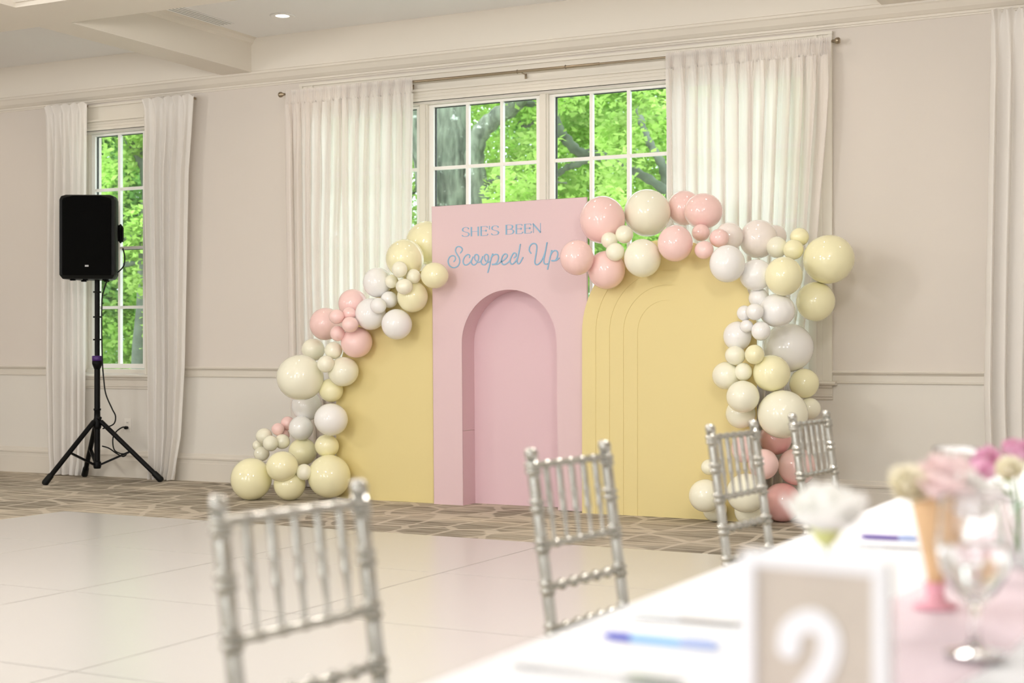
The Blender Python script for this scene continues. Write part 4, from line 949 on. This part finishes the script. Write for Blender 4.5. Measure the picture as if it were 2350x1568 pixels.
# flowers
def petal(mb, Mx, L, W, curl, cup):
    vs = []; nu, nv = 6, 5
    for i in range(nu+1):
        u = i/nu; wv = W*math.sin(PI*(.12+.80*u))**.7
        for j in range(nv):
            v = (j/(nv-1)-.5)*2; vs.append(Mx @ Vector((v*wv/2, L*u*math.cos(curl*u), L*u*math.sin(curl*u)+cup*v*v*W)))
    mb.add(vs, [(i*nv+j, i*nv+j+1, (i+1)*nv+j+1, (i+1)*nv+j) for i in range(nu) for j in range(nv-1)], True)
def bloom(name, m, parent, c, R, rings, tilt=(0, 0), seed=0):
    r = random.Random(seed); mb = MB(); base = Matrix.Translation(c) @ Matrix.Rotation(tilt[0], 4, 'X') @ Matrix.Rotation(tilt[1], 4, 'Y')
    for k_, (cnt, up, ln, wd) in enumerate(rings):
        for i in range(cnt):
            a = 2*PI*(i+.5*(k_ % 2))/cnt+r.uniform(-.12, .12)
            petal(mb, base @ Matrix.Rotation(a, 4, 'Z') @ Matrix.Rotation(up+r.uniform(-.08, .08), 4, 'X'), R*ln*r.uniform(.92, 1.08), R*wd, r.uniform(.2, .6), .10)
    return mb.build(name, m, parent, fix=False)
ROSE = [(5, .25, 1.0, .95), (5, .65, .95, .85), (5, 1.0, .9, .7), (4, 1.25, .8, .5), (3, 1.42, .75, .4)]
OPEN = [(6, .05, 1.0, .8), (6, .4, .9, .75), (5, .9, .75, .6)]
def bud_vase(px, py, depth_, label, ht, r, root_name='bud_vase'):
    p = atD(px, py, depth_); v = thing(root_name, label, 'vase', (p.x, p.y, TZ+.001))
    MB().lathe([(0, 0), (r, 0), (r*1.05, ht*.1), (r, ht*.45), (r*.55, ht*.75), (r*.5, ht*.9), (r*.62, ht), (r*.56, ht), (r*.42, ht*.9), (r*.48, ht*.75), (r*.9, ht*.44), (r*.92, ht*.08), (0, ht*.06)], 24).build('glass', M['glassware'], v)
    MB().lathe([(0, ht*.07), (r*.88, ht*.09), (r*.86, ht*.4), (0, ht*.4)], 20).build('water', M['water'], v)
    return p
def flower(name, label, head, stem_to, m, R, rings, tilt, seed, leaves=0, cat='flower', calyx=None):
    f = thing(name, label, cat, head)
    bloom('bloom', m, f, (0, 0, 0), R, rings, tilt, seed)
    s1 = Vector(stem_to)-Vector(head); MB().sweep(spline([Vector((0, 0, -R*.1)), s1*.5+Vector((.004, 0, 0)), s1], 5), .0022, 7).build('stem', M['stem'], f)
    if calyx: MB().lathe([(.004, -R*.28), (R*.16, -R*.22), (R*.3, 0), (R*.34, R*.22), (R*.2, R*.36), (0, R*.4)], 16).build('calyx', calyx, f)
    for i in range(leaves):
        mb = MB(); petal(mb, Matrix.Translation(s1*(.12+.16*i)) @ Matrix.Rotation(1.9*i+seed, 4, 'Z') @ Matrix.Rotation(.3, 4, 'X'), R*1.1, R*.5, .3, .1); mb.build('leaf', M['green'], f, fix=False)
    return f
c = bud_vase(1893, 1300, 1.95, 'small clear bud vase behind the table number, holding the white flower', .10, .026)
hd = atD(1896, 1222, 1.95); flower('white_flower', 'open white flower with yellow-green heart behind the table number', hd, (c.x, c.y, TZ+.02), M['petalw'], .068, [(6, .30, 1.0, 1.05), (6, .62, .95, 1.0), (5, 1.0, .7, .8)], (.15, .05), 3, calyx=M['calyx'])
p2 = atD(2322, 1300, 2.62)
bud_vase(2338, 1300, 2.62, 'clear bud vase at the right edge, holding the pink and white roses', .12, .028)
vb = atD(2338, 1300, 2.62)
flower('pink_rose', 'bright pink rose, left of the white rose at the right edge', atD(2282, 1092, 2.62), (vb.x, vb.y, TZ+.03), M['petalp'], .052, ROSE, (.5, -.5), 5, 1)
flower('pink_rose', 'bright pink rose, behind and above the white rose at the right edge', atD(2330, 1058, 2.75), (vb.x, vb.y, TZ+.03), M['petalp'], .042, ROSE, (.2, .2), 6, 1)
flower('white_rose', 'creamy white rose in front of the pink roses at the right edge', atD(2318, 1090, 2.52), (vb.x, vb.y, TZ+.03), M['petalc'], .034, ROSE, (.7, .1), 7, 3)
# wafer cone of flowers
cc = atD(2146, 1385, 2.2); cz = TZ+.012
co = thing('flower_cone', 'wafer ice-cream cone standing in a pink holder, filled with pale flowers', 'cone', (cc.x, cc.y, TZ+.004))
MB().lathe([(0, 0), (.032, 0), (.033, .006), (.016, .012), (.013, .03), (.018, .038), (.015, .039), (.006, .02), (0, .02)], 24).build('holder', M['pinkbase'], co)
top = atD(2158, 1150, 2.2)-Vector((cc.x, cc.y, TZ+.004)); ax = (top-Vector((0, 0, .022)))
Mx = Matrix.Translation((0, 0, .022)) @ ax.normalized().to_track_quat('Z', 'Y').to_matrix().to_4x4(); Lc = ax.length
MB().lathe([(0, 0), (.006, 0), (.012, .02), (.042, Lc*.96), (.047, Lc), (.044, Lc), (.038, Lc*.94), (.008, .02), (0, .015)], 28, Mx).build('wafer', M['wafer'], co)
w0 = Vector(co.location)+top
for i, (dx_, dy_, dz_, mm, R, lab) in enumerate(((-.05, -.01, .012, 'petalc', .042, 'cream flower leaning out at the left of the wafer cone'), (-.008, -.035, .004, 'petals', .052, 'blush flower at the front of the wafer cone'), (.034, -.03, -.008, 'petalw', .054, 'white flower spilling over the right of the wafer cone'), (.012, .02, .024, 'petals', .052, 'blush flower at the back of the wafer cone'))):
    hp = w0+Vector((dx_*CS-dy_*SN, dx_*SN+dy_*CS, dz_)); flower('cone_flower', lab, hp, w0-ax*.45, M[mm], R, [(6, .15, 1.0, 1.0), (6, .55, .95, .95), (4, 1.0, .7, .7)], (.3*(-1 if i % 2 else 1)+.3, .2), 20+i)
# goblets
def goblet(px, py, depth_, label, water):
    p = onZ(px, py, TZ+.002) if depth_ is None else atD(px, py, depth_); g = thing('water_goblet', label, 'glass', (p.x, p.y, TZ+.009), group='water goblets on the table')
    out = [(0, 0), (.0345, 0), (.0362, .0003), (.037, .0014), (.0366, .0026), (.0345, .0034), (.02, .0058), (.012, .008), (.0055, .018), (.005, .05), (.009, .062), (.026, .078), (.042, .105), (.047, .135), (.045, .165), (.0422, .188), (.0413, .1955), (.0411, .1974), (.0405, .198)]
    inn = [(.0399, .1975), (.0397, .1955), (.0406, .188), (.0435, .165), (.0455, .135), (.040, .106), (.024, .081), (.006, .07), (0, .069)]
    MB().lathe(out+inn, 40).build('bowl', M['crystal'], g)
    if water: MB().lathe([(0, .0695), (.0055, .0705), (.0235, .0815), (.0395, .1065), (.0452, .134), (0, .134)], 40).build('water', M['drink'], g)
    return g
goblet(2237, 1520, 1.84, 'clear water goblet half full, nearest at the right of the table', True)
goblet(2193, 1280, 2.75, 'clear water goblet behind the wafer cone of flowers', True)
# cutlery and pens
def knife(a, b, label):
    A, B = onZ(*a, TZ+.004), onZ(*b, TZ+.004); d = (B-A); L_ = d.length; k_ = thing('table_knife', label, 'knife', A, math.atan2(d.y, d.x))
    MB().box((0, -.006, -.002), (L_*.45, .006, .003)).build('handle', M['steel'], k_, bevel=.0015)
    MB().prism([(L_*.45, -.001), (L_*.45, .0012), (L_*.97, .0012), (L_, 0), (L_*.97, -.001)], -.009, .008).build('blade', M['steel'], k_)
def fork(a, b, label):
    A, B = onZ(*a, TZ+.004), onZ(*b, TZ+.004); d = (B-A); L_ = d.length; k_ = thing('table_fork', label, 'fork', A, math.atan2(d.y, d.x))
    MB().sweep([(0, 0, 0), (L_*.3, 0, .002), (L_*.6, 0, .003), (L_*.72, 0, .002)], [.006, .005, .003, .004], 8, up=(0, 0, 1), flat=.35).build('handle', M['steel'], k_)
    mb = MB(); mb.box((L_*.70, -.012, .0), (L_*.78, .012, .003))
    for i in range(4): mb.box((L_*.78, -.012+i*.0068, .0), (L_, -.0085+i*.0068, .003))
    mb.build('tines', M['steel'], k_)
def pen(a, b, label, m0, m1, m2):
    A, B = onZ(*a, TZ+.006), onZ(*b, TZ+.006); d = (B-A); L_ = d.length; k_ = thing('pen', label, 'pen', A, math.atan2(d.y, d.x))
    MB().sweep([(0, 0, 0), (L_*.06, 0, 0), (L_*.25, 0, 0)], [.002, .0048, .0052], 12).build('grip', m1, k_)
    MB().sweep([(L_*.25, 0, 0), (L_*.68, 0, 0)], .0052, 12).build('barrel', m0, k_)
    MB().sweep([(L_*.68, 0, 0), (L_*.97, 0, 0), (L_, 0, 0)], [.0055, .0055, .003], 12).box((L_*.7, -.0015, .005), (L_*.95, .0015, .0075)).build('cap', m2, k_)
fork((1180, 1524), (1560, 1572), 'steel fork nearest the camera on the tablecloth')
knife((1455, 1412), (1700, 1432), 'steel knife behind the blue pen on the tablecloth')
pen((1385, 1457), (1650, 1484), 'light blue pen with dark blue tip lying on the tablecloth', M['penblue'], M['pendark'], M['penend'])
pen((1975, 1231), (2105, 1237), 'violet pen lying behind the white flower', M['penviolet'], M['penviolet'], M['penend'])
knife((1968, 1252), (2110, 1258), 'steel knife beside the violet pen, left of the wafer cone')
fork((2262, 1148), (2330, 1152), 'steel fork far along the table before the roses')
